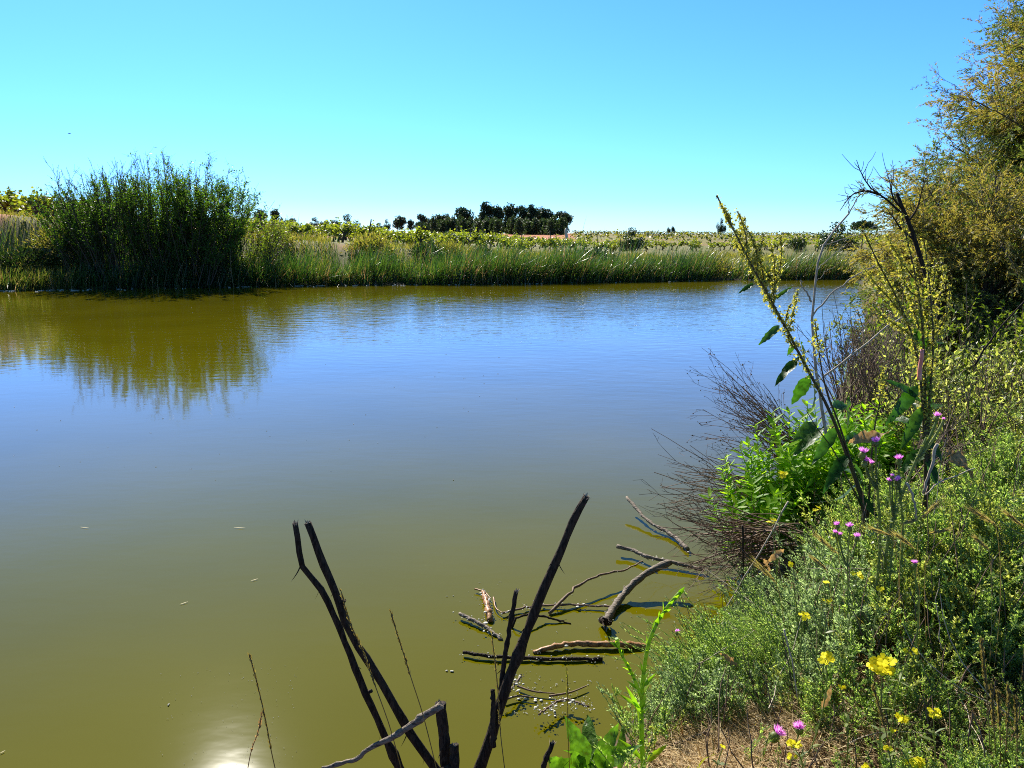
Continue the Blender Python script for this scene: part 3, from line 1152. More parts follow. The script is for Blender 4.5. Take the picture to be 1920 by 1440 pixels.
for i, (px, top, w) in enumerate([(545, 406, 30), (590, 409, 34), (608, 408, 22), (628, 409, 20), (725, 412, 18)]):
    tree('distant_tree', 'far dark tree, just a low bump on the horizon', 'bush', px, top, 414, w, 420 + 10 * i, 'far trees on the left horizon')

# ---------------------------------------------------------------- stakes and the post
M_stake = barkmat('weathered_wood', [(0.04, 0.03, 0.02), (0.12, 0.09, 0.065)], scale=20)
M_conc = barkmat('pale_concrete', [(0.40, 0.34, 0.25), (0.55, 0.48, 0.38)], scale=8, stretch=(1, 1, 1))


def stake(name, lab, cat, x0, y0, x1, y1, Y, r, mat, group):
    """Post from its pixel top (x0, y0) to its pixel foot (x1, y1)."""
    a, b = at(x0, y0, Y), at(x1, y1, Y)
    b = np.array([b[0], b[1], gz(b[0], b[1]) - 0.1])
    q = np.linspace(0, 1, 6)[:, None]
    P = b * (1 - q) + a * q
    P[1:-1] += rng.normal(0, r * 0.3, (4, 3))
    t = thing(name, lab, cat, b, group)
    MB().tubes(P[None], np.linspace(r, r * 0.8, 6)[None], 7, cap=True).build('shaft', mat, t)
    return t


SG = 'stakes standing among the vines'
t = stake('vineyard_stake', 'dark stake carrying a short cross bar beside the willow shrub', 'stake', 487, 401, 492, 432, 42, 0.045, M_stake, SG)
a, b = at(477, 403, 42), at(497, 402, 42)
MB().tubes(np.array([[a, (a + b) / 2, b]]), 0.03, 6, cap=True).build('cross_bar', M_stake, t)
for x0, y0, x1, y1, Y, lab in ((696, 411, 687, 445, 42, 'dark stake leaning steeply among the first vines'),
                               (856, 424, 858, 438, 60, 'short dark stake below the left end of the grove'),
                               (882, 428, 881, 446, 60, 'thin stake below the broad round pine'),
                               (899, 429, 897, 446, 58, 'thin stake below the tallest pine'),
                               (978, 441, 980, 458, 56, 'dark stake in the grass below the grove'),
                               (1031, 433, 1033, 458, 56, 'dark stake left of the pale concrete post'),
                               (1121, 441, 1121, 454, 62, 'short stake left of the dark lone bush'),
                               (1164, 446, 1163, 460, 62, 'stake at the left edge of the dark lone bush')):
    stake('vineyard_stake', lab, 'stake', x0, y0, x1, y1, Y, 0.04, M_stake, SG)
t = stake('concrete_post', 'thick pale concrete post at the end of the red slope', 'post', 1062, 428, 1062, 446, 90, 0.19, M_conc, None)

# ---------------------------------------------------------------- foam and scum floating along the far shore
M_foam = barkmat('foam', [(0.38, 0.36, 0.29), (0.62, 0.61, 0.55)], scale=40, bump=0.2, stretch=(1, 1, 1))
mb = MB()
n = 640
s = uni(0.03, 0.74, n)
p, nl = along(FAR, s)
test = p + nl * 0.5
nl = np.where(inpoly(test, POND)[:, None], nl, -nl)          # towards the water
X = px_of(p[:, 0], p[:, 1])
k = rng.random(n) < np.interp(X, [0, 140, 160, 400, 480, 560, 640, 900, 1250, 1600], [1, 0.9, 0.35, 0.35, 0.8, 1.0, 0.8, 0.4, 0.2, 0.15])
k &= bumps(p[:, 0] * 1.0, p[:, 1], 1.8) > -0.5
p, nl = p[k], nl[k]
n = len(p)
q = p + nl * np.abs(rng.normal(0.3, 0.35, n))[:, None]
cen = np.column_stack([q, np.full(n, 0.012)])
mb.blobs(cen, uni(0.015, 0.07, n) * np.where((rng.random(n) < 0.2) & ((X[k] < 140) | ((X[k] > 480) & (X[k] < 660))), 3.0, 1), 0.012, 0, 3, 7)
tag(mb.build('foam', M_foam), 'white foam floating along the foot of the far reeds', 'foam', kind='stuff')

# ================================================================== the near bank
def proj(P):
    """World points -> pixels of the 1920 x 1440 photograph and depth."""
    d = np.asarray(P, float) - np.array([0, 0, EYE])
    f = d[..., 1] * CP - d[..., 2] * SP
    w = -d[..., 1] * SP - d[..., 2] * CP
    f = np.where(np.abs(f) < 1e-3, 1e-3, f)
    return 960 + FOC * d[..., 0] / f, 720 + FOC * w / f, f


M_herb = leafmat('herb_leaf', [(0.09, 0.16, 0.04), (0.16, 0.23, 0.06), (0.24, 0.30, 0.11), (0.12, 0.19, 0.08), (0.34, 0.38, 0.20)], trans=0.55, tcol=(0.95, 1, 0.42), rough=0.45, spec=0.45)
M_herb2 = leafmat('olive_herb_leaf', [(0.14, 0.18, 0.045), (0.22, 0.25, 0.07), (0.29, 0.31, 0.12), (0.10, 0.14, 0.035), (0.38, 0.38, 0.20)], trans=0.55, rough=0.45, spec=0.45)
M_lush = leafmat('lush_leaf', [(0.10, 0.23, 0.012), (0.16, 0.30, 0.02), (0.24, 0.36, 0.035)], trans=0.6, tcol=(1, 1, 0.25), rough=0.45, spec=0.18)
M_dock = leafmat('dock_leaf', [(0.015, 0.055, 0.010), (0.032, 0.09, 0.015), (0.055, 0.12, 0.02)], trans=0.42, tcol=(0.9, 1, 0.25), rough=0.45, spec=0.35, tex=38)
M_dockf = leafmat('dock_flower', [(0.18, 0.21, 0.04), (0.30, 0.30, 0.07), (0.40, 0.38, 0.11), (0.12, 0.14, 0.025)], trans=0.42, tcol=(1, 0.95, 0.4), rough=0.6)
M_dockst = barkmat('dock_stem', [(0.04, 0.025, 0.015), (0.07, 0.06, 0.025)], scale=40, bump=0.15, rough=0.5)
M_broad = leafmat('broad_leaf', [(0.05, 0.13, 0.015), (0.08, 0.18, 0.02), (0.12, 0.22, 0.03)], trans=0.45, tcol=(0.95, 1, 0.25), rough=0.35, spec=0.5, tex=55)
M_strawn = leafmat('dead_grass', [(0.24, 0.155, 0.065), (0.42, 0.31, 0.15), (0.56, 0.45, 0.25), (0.15, 0.09, 0.04)], trans=0.25, tcol=(1, 0.85, 0.5), rough=0.6)
M_herb3 = leafmat('grey_green_leaf', [(0.17, 0.22, 0.12), (0.26, 0.31, 0.19), (0.12, 0.17, 0.08), (0.34, 0.38, 0.26)], trans=0.5, tcol=(0.9, 1, 0.55), rough=0.5)
M_red = barkmat('red_stem', [(0.62, 0.10, 0.05), (0.75, 0.42, 0.34)], scale=30, bump=0.1, rough=0.4)
M_tam = leafmat('tamarisk_green', [(0.045, 0.08, 0.026), (0.085, 0.12, 0.03), (0.13, 0.155, 0.045)], trans=0.45, tcol=(1, 0.95, 0.4), rough=0.6)
M_tamb = leafmat('tamarisk_bloom', [(0.15, 0.145, 0.035), (0.21, 0.185, 0.05), (0.225, 0.165, 0.06), (0.12, 0.125, 0.03)], trans=0.45, tcol=(0.95, 0.95, 0.42), rough=0.6)
M_stick = barkmat('dark_dead_wood', [(0.008, 0.005, 0.004), (0.050, 0.033, 0.021), (0.012, 0.008, 0.005), (0.035, 0.024, 0.016)], scale=80, bump=1.0, spec=0.15)
M_cut = barkmat('pale_broken_wood', [(0.25, 0.19, 0.12), (0.45, 0.37, 0.26)], scale=60, bump=0.5)
M_dead = barkmat('grey_dead_wood', [(0.16, 0.12, 0.085), (0.34, 0.28, 0.21), (0.22, 0.17, 0.12)], scale=50, bump=0.5)
M_drytwig = barkmat('brown_dry_twig', [(0.07, 0.042, 0.026), (0.21, 0.13, 0.08)], scale=70, bump=0.2, spec=0.5)
M_paletwig = barkmat('pale_dry_twig', [(0.26, 0.20, 0.14), (0.46, 0.39, 0.30)], scale=60, bump=0.2)
M_stem = leafmat('green_stem', [(0.15, 0.24, 0.025), (0.22, 0.31, 0.04)], trans=0.5, tcol=(1, 1, 0.3), rough=0.4)
M_thst = leafmat('thistle_green', [(0.09, 0.14, 0.035), (0.15, 0.19, 0.055), (0.20, 0.23, 0.09)], trans=0.35, rough=0.5)
M_purple = leafmat('thistle_florets', [(0.60, 0.20, 0.52), (0.74, 0.38, 0.68), (0.82, 0.58, 0.80)], trans=0.35, tcol=(1, 0.75, 1), rough=0.6)
M_yellow = leafmat('yellow_petal', [(0.78, 0.68, 0.006), (0.86, 0.80, 0.02), (0.72, 0.62, 0.005)], trans=0.35, tcol=(0.5, 0.45, 0.2), rough=0.6, spec=0.2)
M_barley = leafmat('barley_ear', [(0.26, 0.22, 0.08), (0.36, 0.30, 0.13), (0.20, 0.20, 0.05)], trans=0.35, tcol=(1, 0.9, 0.5), rough=0.6)
M_dryleaf = leafmat('withered_leaf', [(0.20, 0.15, 0.08), (0.30, 0.23, 0.13), (0.32, 0.16, 0.05)], trans=0.3, tcol=(1, 0.8, 0.45), rough=0.6, tex=60)
M_drift = barkmat('cracked_driftwood', [(0.05, 0.038, 0.028), (0.20, 0.16, 0.12), (0.09, 0.07, 0.05), (0.26, 0.21, 0.16)], scale=70, bump=1.0, stretch=(0.35, 1.0, 1.0))
M_orange = barkmat('wet_orange_bark', [(0.20, 0.085, 0.022), (0.34, 0.17, 0.06), (0.07, 0.035, 0.015)], scale=35, bump=0.5, rough=0.45)
M_stone = barkmat('pinkish_stone', [(0.26, 0.17, 0.13), (0.42, 0.32, 0.26)], scale=14, stretch=(1, 1, 1), bump=0.5)

UP = np.array([0, 0, 1.0])
TOCAM = np.array([0, -1.0, 0.35])


# ---------------------------------------------------------------- small-leaved ground cover over the bank
def sprig(n_side, n_leaf, spread, lf, lw, bare=0.1):
    """One upright sprig of unit height as quads."""
    mb = MB()
    P, R = stems(np.zeros((1, 3)), np.array([[rng.normal(0, .1), rng.normal(0, .1), 1.0]]), 1.0, 0.012, 0.005, 6, 0.08)
    mb.tubes(P, R, 3)
    p2, d2, _, t2 = spawn(P, R, n_side, bare, 0.95, (0.4, 0.9))
    P2, R2 = stems(p2, d2, spread * (1.15 - 0.7 * t2), 0.006, 0.003, 4, 0.12, (0, 0, 0.18))
    mb.tubes(P2, R2, 3)
    q, d, _, _ = spawn(P2, R2, n_leaf, 0.05, 1.0, (0.4, 1.1))
    q1, d1, _, _ = spawn(P, R, n_leaf * 2, 0.3, 1.0, (0.5, 1.1))
    q, d = np.concatenate([q, q1]), np.concatenate([d, d1])
    mb.dia(q, d, sph(len(q)), uni(lf * .6, lf * 1.3, len(q)), uni(lw * .7, lw * 1.3, len(q)))
    V, Fs = mb.arrays()
    return V, np.concatenate([f for f, _, _ in Fs])


def veg_height(x, y, dn):
    h = 0.20 + 0.34 * sstep(0.25, 1.6, dn) * sstep(2.3, 3.6, y) + 0.35 * sstep(1.0, 2.6, dn) * sstep(3.2, 6.5, y)
    return h * np.clip(1 + 0.25 * bumps(x, y, 1.1) + 0.3 * bumps(x + 3, y - 2, 0.45), 0.35, 1.8)


def bank_points(n, ylo, yhi, margin=0.08):
    y = np.exp(rng.uniform(math.log(ylo), math.log(yhi), n))
    xl = np.interp(y, NEAR[:, 1][NEAR[:, 1] > 2.0], NEAR[:, 0][NEAR[:, 1] > 2.0])
    xr = 0.72 * y + 1.5
    x = xl + margin + (xr - xl - margin) * rng.random(n)
    k = (xr > xl + margin)
    x, y = x[k], y[k]
    P = np.stack([x, y], 1)
    k = ~inpoly(P, POND)
    return x[k], y[k]


def undergrowth():
    mb = MB()
    kinds_ = [sprig(9, 12, 0.30, 0.05, 0.012), sprig(8, 12, 0.28, 0.055, 0.014), sprig(7, 14, 0.34, 0.045, 0.010), sprig(10, 11, 0.25, 0.06, 0.011)]
    x, y = bank_points(14500, 1.9, 15)
    dn = polydist(np.stack([x, y], 1), NEAR)
    z = terrain(x, y)
    H = veg_height(x, y, dn)
    ln = np.clip(0.30 + 0.035 * (y - 3), 0.22, 0.62) * uni(0.65, 1.2, len(x))
    ln = np.minimum(ln, H * 1.2)
    zz = z + np.maximum(0, H - ln) * np.sqrt(rng.random(len(x))) * (rng.random(len(x)) < 0.8) - 0.03
    tip = np.stack([x, y, zz + ln * 0.6], 1)
    px, py, _ = proj(tip)
    k = (px > 1180) & (py > 470) & (py < 1600) & ((px < 2000) | (rng.random(len(x)) < 0.6))
    # bare straw at the bottom, dark gaps behind the thistles and under the lush plants
    straw = ((px - 1375) / 190) ** 2 + ((py - 1420) / 115) ** 2 < 1
    k &= ~(straw & (rng.random(len(x)) < 0.93))
    gap = (((px - 1745) / 75) ** 2 + ((py - 860) / 90) ** 2 < 1) | (((px - 1525) / 80) ** 2 + ((py - 960) / 60) ** 2 < 1)
    k &= ~(gap & (rng.random(len(x)) < 0.85))
    k &= ~((py < 690) & (px < 1690))
    k &= ~((((px - 1470) / 55) ** 2 + ((py - 1050) / 55) ** 2 < 1) & (rng.random(len(x)) < 0.9))
    # patchiness
    k &= bumps(x + 5, y, 0.55) + 0.5 * bumps(x, y + 4, 0.25) > -1.35
    pos = np.stack([x, y, zz], 1)[k]
    ln, px, py = ln[k], px[k], py[k]
    n = len(pos)
    green = rng.random(n) < np.clip(0.65 + 0.3 * (py - 950) / 300 + 0.2 * bumps(pos[:, 0], pos[:, 1], 1.4), 0.1, 0.95)
    kind = rng.integers(0, 4, n)
    tilt = rng.normal(0, 0.28, (n, 2)) + np.array([-0.1, -0.05])
    for q in range(4):
        for g in (0, 1):
            s = (kind == q) & (green == bool(g))
            pale = bumps(pos[:, 0] - 2, pos[:, 1] + 1, 0.8) > 0.75
            for pl in (False, True):
                w = s & (pale == pl)
                mb.inst(kinds_[(q + pl * 2) % 4][0], kinds_[(q + pl * 2) % 4][1], pos[w], ln[w], uni(0, 6.28, w.sum()), tilt[w], 3 if pl else (0 if g else 1))
    # sprigs leaning out over the water at the bottom
    x2, y2 = [], []
    pts = [(rng.uniform(1225, 1440), rng.uniform(1130, 1300)) for _ in range(210)]
    pts = [p for p in pts if p[1] > 1130 + max(0, (1330 - p[0])) * 0.55]
    pos = np.array([at(a + 60, b + 60, rng.uniform(2.75, 3.3)) for a, b in pts])
    pos[:, 2] = np.maximum(pos[:, 2], terrain(pos[:, 0], pos[:, 1]) + 0.02)
    mb.inst(*kinds_[2], pos, uni(0.10, 0.26, len(pos)), uni(0, 6.28, len(pos)), rng.normal(0, 0.3, (len(pos), 2)) + np.array([-0.75, 0.1]), 0)
    # straggling thin stems through it all
    x, y = bank_points(900, 2.1, 9)
    z = terrain(x, y)
    dn = polydist(np.stack([x, y], 1), NEAR)
    H = veg_height(x, y, dn)
    P, R = stems(np.stack([x, y, z], 1), np.stack([rng.normal(-0.15, 0.35, len(x)), rng.normal(0, 0.35, len(x)), np.ones(len(x))], 1), H * uni(0.8, 1.25, len(x)) + 0.1, 0.0035, 0.0015, 6, 0.12)
    px, py, _ = proj(P[:, -1])
    k = (px > 1230) & (py > 560) & ~((py < 700) & (px < 1720))
    mb.tubes(P[k], R[k], 3, 2)
    x, y = bank_points(80, 2.2, 7)
    dn = polydist(np.stack([x, y], 1), NEAR)
    z = terrain(x, y) + veg_height(x, y, dn) * uni(0.5, 1.0, len(x))
    P, R = stems(np.stack([x, y, z], 1), np.stack([rng.normal(0, 1, len(x)), rng.normal(0, 0.7, len(x)), rng.normal(0.25, 0.4, len(x))], 1), uni(0.15, 0.5, len(x)), 0.0022, 0.001, 7, 0.14)
    px, py, _ = proj(P[:, 3])
    k = (px > 1260) & (py > 600) & ~((py < 720) & (px < 1740))
    mb.tubes(P[k], R[k], 4, 4)
    return mb


tag(undergrowth().build('undergrowth', [M_herb, M_herb2, M_drytwig, M_herb3, M_paletwig]), 'dense small-leaved green undergrowth covering the near bank', 'undergrowth', kind='stuff')


def bank_grass():
    """Green and dry blades between the herbs."""
    mb = MB()
    x, y = bank_points(7600, 1.9, 42)
    dn = polydist(np.stack([x, y], 1), NEAR)
    H = veg_height(x, y, dn) * uni(0.4, 1.1, len(x))
    z = terrain(x, y)
    d = np.stack([rng.normal(-0.1, 0.4, len(x)), rng.normal(0, 0.4, len(x)), np.ones(len(x))], 1)
    dr = np.stack([rng.normal(0, 0.4, len(x)), rng.normal(0, 0.4, len(x)), -uni(0.1, 0.6, len(x))], 1)
    base = np.stack([x, y, z - 0.02], 1)
    px, py, _ = proj(base + np.stack([x * 0, x * 0, H], 1))
    k = (px > 1180) & ~((py < 700) & (px < 1700) & (y < 12))
    g = rng.random(len(x)) < 0.5
    for s, m in ((k & g, 0), (k & ~g, 1)):
        mb.strips(base[s], d[s], H[s], uni(0.0022, 0.0055, s.sum()) * np.maximum(1, y[s] / 6), dr[s], 5, m)
    return mb


tag(bank_grass().build('bank_grass', [M_grassy, M_straw]), 'thin green and straw-coloured grass blades on the near bank', 'grass', kind='stuff')


def straw_mat():
    mb = MB()
    pts, n = [], 9000
    a = rng.normal(0, 1, (n, 2))
    c = np.column_stack([1390 + a[:, 0] * 130, 1420 + a[:, 1] * 55])
    extra = np.column_stack([rng.uniform(1300, 1920, 2600), rng.uniform(1180, 1500, 2600)])
    c = np.concatenate([c, extra])
    c = c[(c[:, 1] > 1330 - (c[:, 0] - 1240) * 0.25) & (c[:, 0] > 1190)]
    P = np.array([onz(u, v, 0.33) for u, v in c])
    P[:, 2] = terrain(P[:, 0], P[:, 1]) + uni(0.0, 0.05, len(P))
    n = len(P)
    d = horiz(n) + np.array([0, 0, 1]) * rng.normal(0.05, 0.22, n)[:, None]
    mb.strips(P, d, uni(0.04, 0.16, n), uni(0.0008, 0.0022, n), rng.normal(0, 0.15, (n, 3)), 3, 0)
    k = rng.random(n) < 0.05
    mb.leaves(P[k], d[k], UP + 0.5 * sph(k.sum()), uni(0.02, 0.05, k.sum()), uni(0.005, 0.012, k.sum()), [(0, 0.1), (0.4, 1), (1, 0.05)], bend=0.3, mat=1)
    return mb


tag(straw_mat().build('straw', [M_strawn, M_dryleaf]), 'mat of brown dead grass on the ground at the bottom right', 'straw', kind='stuff')


# ---------------------------------------------------------------- tamarisks on the right
def tamarisk(label, base, H, prof, n_limb, sub, bloom, seed_lean=0.0, needle=(0.035, 0.07), trunk_r=0.07):
    """prof = [(height, radius)]: the outline of the crown round its axis."""
    base = np.array([base[0], base[1], gz(base[0], base[1])])
    t = thing('tamarisk_tree', label, 'tree', base)
    hh, rr = np.array([p[0] for p in prof]), np.array([p[1] for p in prof])
    m = 6
    T, TR = stems(np.repeat(base[None], m, 0), np.concatenate([rng.normal(0, 0.22, (m, 2)) + np.array([seed_lean, 0]), np.ones((m, 1))], 1), uni(0.7, 1.0, m) * H, trunk_r, trunk_r * 0.2, 8, 0.07)
    wood = MB().tubes(T, TR, 7)
    h = rng.uniform(hh[0], hh[-1], n_limb)
    phi = rng.uniform(0, 2 * math.pi, n_limb)
    r = np.interp(h, hh, rr) * np.sqrt(rng.uniform(0.25, 1.0, n_limb))
    tgt = base + np.stack([r * np.cos(phi) + seed_lean * h, r * np.sin(phi), h], 1)
    a, _, _ = proj(tgt)
    tgt, h, r = tgt[a < 2120], h[a < 2120], r[a < 2120]
    n_limb = len(tgt)
    i = rng.integers(0, m, n_limb)
    st_h = np.clip(h * rng.uniform(0.35, 0.65, n_limb) / H * 7, 0, 6.9)
    j = st_h.astype(int)
    u = (st_h - j)[:, None]
    st = T[i, j] * (1 - u) + T[i, j + 1] * u
    q = np.linspace(0, 1, 7)[None, :, None]
    ctrl = (st + tgt) / 2 + np.array([0, 0, 0.35]) * r[:, None]
    limb = st[:, None] * (1 - q) ** 2 + 2 * ctrl[:, None] * q * (1 - q) + tgt[:, None] * q ** 2
    limb[:, 1:-1] += rng.normal(0, 0.05, (n_limb, 5, 3))
    LR = np.linspace(0.022, 0.006, 7)[None] * np.ones((n_limb, 1))
    wood.tubes(limb, LR, 5)
    p2, d2, _, _ = spawn(limb, LR, sub, 0.35, 1.0, (0.3, 0.9))
    P2, R2 = stems(p2, d2, uni(0.3, 0.75, len(p2)), 0.005, 0.002, 6, 0.1, (0, 0, -0.03))
    wood.tubes(P2, R2, 3)
    wood.build('branches', M_bark, t)
    p3, d3, _, _ = spawn(P2, R2, 9, 0.1, 1.0, (0.3, 0.8))
    P3, R3 = stems(p3, d3, uni(0.1, 0.28, len(p3)), 0.002, 0.001, 4, 0.12, (0, 0, -0.12))
    # whole sprays are in flower, others plain green
    hb = (P2[:, 0, 2] - base[2]) / H
    flower = np.repeat(rng.random(len(P2)) < bloom * np.interp(hb, [0.1, 0.4, 0.55, 0.72, 0.85, 1.0], [0.4, 0.8, 1.7, 1.5, 0.4, 0.15]), 9)
    fo = MB()
    for sel, mat in ((flower, 0), (~flower, 1)):
        p4, d4, _, _ = spawn(P3[sel], R3[sel], 19, 0.0, 1.0, (0.25, 0.8))
        n = len(p4)
        fo.dia(p4, nrm(d4 + np.array([0, 0, -0.1])), sph(n), uni(*needle, n), uni(0.004, 0.007, n), mat)
    fo.build('foliage', [M_tamb, M_tam], t)
    return t


tamarisk('tall feathery tamarisk in golden-brown bloom rising out of the frame at the right edge', (8.5, 11.0), 5.7,
         [(0.2, 2.1), (1.2, 2.7), (2.0, 2.7), (2.9, 2.5), (3.5, 2.25), (3.95, 1.9), (4.4, 1.75), (5.0, 1.5), (5.9, 0.9)], 480, 18, 0.38, 0.0, (0.03, 0.065))
tamarisk('smaller tamarisk with a bare dark broken branch, leaning over the water behind the dock', (5.5, 9.0), 2.4,
         [(0.3, 0.8), (0.8, 1.15), (1.4, 1.2), (1.9, 0.9), (2.2, 0.5)], 70, 13, 0.5, -0.16, (0.03, 0.06), 0.04)
tamarisk('far tamarisk overhanging the corner of the pond behind the smaller one', (10.6, 18.5), 2.5,
         [(0.2, 1.5), (1.0, 1.9), (1.8, 1.6), (2.6, 0.7)], 60, 11, 0.6, -0.05, (0.05, 0.09))
# the broken dark branch of the smaller tamarisk and its bare twigs
t = thing('broken_branch', 'thick dark broken branch rising bare above the smaller tamarisk', 'branch', at(1740, 560, 7.6))
P = resample(path([(1775, 640), (1752, 560), (1728, 490), (1705, 420), (1690, 385), (1681, 362)], 7.6), 12)
mb = MB().tubes(P[None], np.linspace(0.03, 0.016, 12)[None], 8, cap=True)
for pts in ([(1690, 400), (1660, 372), (1632, 352), (1612, 318), (1606, 300)], [(1700, 420), (1720, 390), (1728, 360), (1735, 335)], [(1696, 395), (1675, 372), (1668, 340), (1664, 328)],
            [(1650, 365), (1620, 358), (1598, 365), (1575, 395)], [(1715, 450), (1690, 430), (1668, 400), (1645, 395)]):
    Q = resample(path(pts, 7.6, 7.5), 8)
    mb.tubes(Q[None], np.linspace(0.012, 0.003, 8)[None], 5)
    p2, d2, _, _ = spawn(Q[None], np.full((1, 8), 0.004), 9, 0.2, 1, (0.4, 0.9))
    P2, R2 = stems(p2, d2, uni(0.08, 0.3, len(p2)), 0.004, 0.002, 5, 0.15, (0, 0, 0.1))
    mb.tubes(P2, R2, 3)
mb.build('wood', M_stick, t)


# leafy bushes under the tamarisk
def leafy_shrub(label, px, py, Y, w, h, mat, n_st=46, leaf=(0.03, 0.06), lw=0.22):
    c = at(px, py, Y)
    base = np.array([c[0], c[1], gz(c[0], c[1])])
    t = thing('leafy_shrub', label, 'shrub', base)
    a = rng.uniform(0, 6.28, n_st)
    r0 = np.sqrt(rng.random(n_st)) * w * 0.5
    p = base + np.stack([r0 * np.cos(a), r0 * np.sin(a) * 0.7, np.zeros(n_st)], 1)
    d = np.stack([np.cos(a) * 0.35 + rng.normal(0, 0.15, n_st), np.sin(a) * 0.35, np.ones(n_st)], 1)
    P, R = stems(p, d, h * uni(0.6, 1.05, n_st), 0.007, 0.003, 7, 0.09)
    mb = MB().tubes(P, R, 4)
    p2, d2, _, _ = spawn(P, R, 10, 0.25, 1.0, (0.4, 0.9))
    P2, R2 = stems(p2, d2, uni(0.12, 0.34, len(p2)), 0.003, 0.0015, 5, 0.1, (0, 0, 0.06))
    mb.tubes(P2, R2, 3)
    mb.build('stems', M_drytwig, t)
    q, dd, _, _ = spawn(P2, R2, 9, 0.1, 1.0, (0.5, 1.2))
    n = len(q)
    L = uni(*leaf, n)
    MB().leaves(q, dd, sph(n) + UP * 0.6, L, L * lw, [(0, 0.2), (0.4, 1), (1, 0.05)], bend=0.15).build('foliage', mat, t)


leafy_shrub('bright green leafy shrub under the right edge of the tall tamarisk', 1860, 640, 7.0, 1.7, 1.25, M_willow2, 60)
leafy_shrub('dull green leafy shrub right of the flowering dock', 1800, 640, 6.2, 1.1, 0.85, M_herb2, 44)
leafy_shrub('low olive shrub on the slope at the right edge', 1890, 760, 5.2, 1.5, 0.8, M_herb2, 56, (0.02, 0.035))
leafy_shrub('feathery olive shrub at the water behind the bare stalks', 1690, 640, 9.2, 1.4, 0.9, M_tam, 50)


# ---------------------------------------------------------------- docks
def pleaf(mb, bx, by, tx, ty, wpx, Y, dY=0.0, bend=0.0, roll=0.0, mat=0, wave=0.12, fold=0.35):
    """A broad leaf from its pixel base to its pixel tip, wpx pixels wide."""
    b, t = at(bx, by, Y), at(tx, ty, Y + dY)
    d = t - b
    L = np.linalg.norm(d)
    nr = nrm(np.array([math.sin(roll), -math.cos(roll) * 0.6, 0.8]))
    prof = [(0, 0.06), (0.06, 0.10), (0.12, 0.42), (0.20, 0.66), (0.28, 0.78), (0.36, 0.86), (0.44, 0.82), (0.52, 0.84), (0.60, 0.70), (0.68, 0.66), (0.76, 0.50), (0.84, 0.40), (0.92, 0.2), (1.0, 0.02)]
    prof = [(a, w * rng.uniform(0.82, 1.15)) for a, w in prof]
    mb.leaves(b[None], d[None], nr[None], L, wpx / FOC * Y / 2, prof, bend, fold, mat, True, wave)


def spike(mb, P, per_m=420, rad=0.017, sz=0.013, mat=0, taper=True):
    """Whorls of small flat flowers round a stem."""
    s = np.concatenate([[0], np.cumsum(np.linalg.norm(np.diff(P, axis=0), axis=1))])
    n = max(12, int(s[-1] * per_m))
    u = rng.random(n) * s[-1]
    step = 0.034
    w_ = np.round(u / step)
    wr = rng.uniform(0.2, 1.4, int(s[-1] / step) + 2)[w_.astype(int)]
    u = np.clip((w_ + rng.normal(0, 0.17, n)) * step, 0, s[-1])
    q = np.stack([np.interp(u, s, P[:, k]) for k in range(3)], 1)
    f = 1 - 0.55 * (u / s[-1]) if taper else np.ones(n)
    o = sph(n)
    c = q + o * (rad * f * wr * rng.uniform(0.2, 1.0, n))[:, None]
    for _ in range(2):
        mb.dia(c + rng.normal(0, 0.002, c.shape), sph(n) + np.array([0, 0, -0.5]), sph(n), sz * uni(0.7, 1.3, n) * np.sqrt(f), sz * 0.42 * uni(0.7, 1.3, n) * np.sqrt(f), mat)


def dock(label, mains, sides, leaves, Y):
    b = mains[0][0][0]
    g = at(b[0], b[1], Y)
    base = np.array([g[0], g[1], gz(g[0], g[1])])
    t = thing('dock_plant', label, 'plant', base)
    st, fl, lf = MB(), MB(), MB()
    for pts, f0, r in mains:
        P = path(pts, Y, Y - 0.05)
        P = np.concatenate([[base * 0.5 + np.array([P[0][0], P[0][1], base[2]]) * 0.5], P])
        P = resample(P, 26)
        st.tubes(P[None], np.linspace(r, r * 0.3, 26)[None], 7)
        if f0 < 1:
            spike(fl, P[int(26 * f0):], 460, 0.034, 0.015)
    for pts in sides:
        P = resample(path(pts, Y, Y + rng.uniform(-0.12, 0.12)), 10)
        st.tubes(P[None], np.linspace(0.004, 0.0015, 10)[None], 5)
        spike(fl, P[1:], 520, 0.027, 0.0145)
    for a in leaves:
        pleaf(lf, *a[:5], Y, *a[5:])
    st.build('stem', M_dockst, t)
    fl.build('flower_cluster', M_dockf, t)
    lf.build('leaves', M_dock, t)
    return t


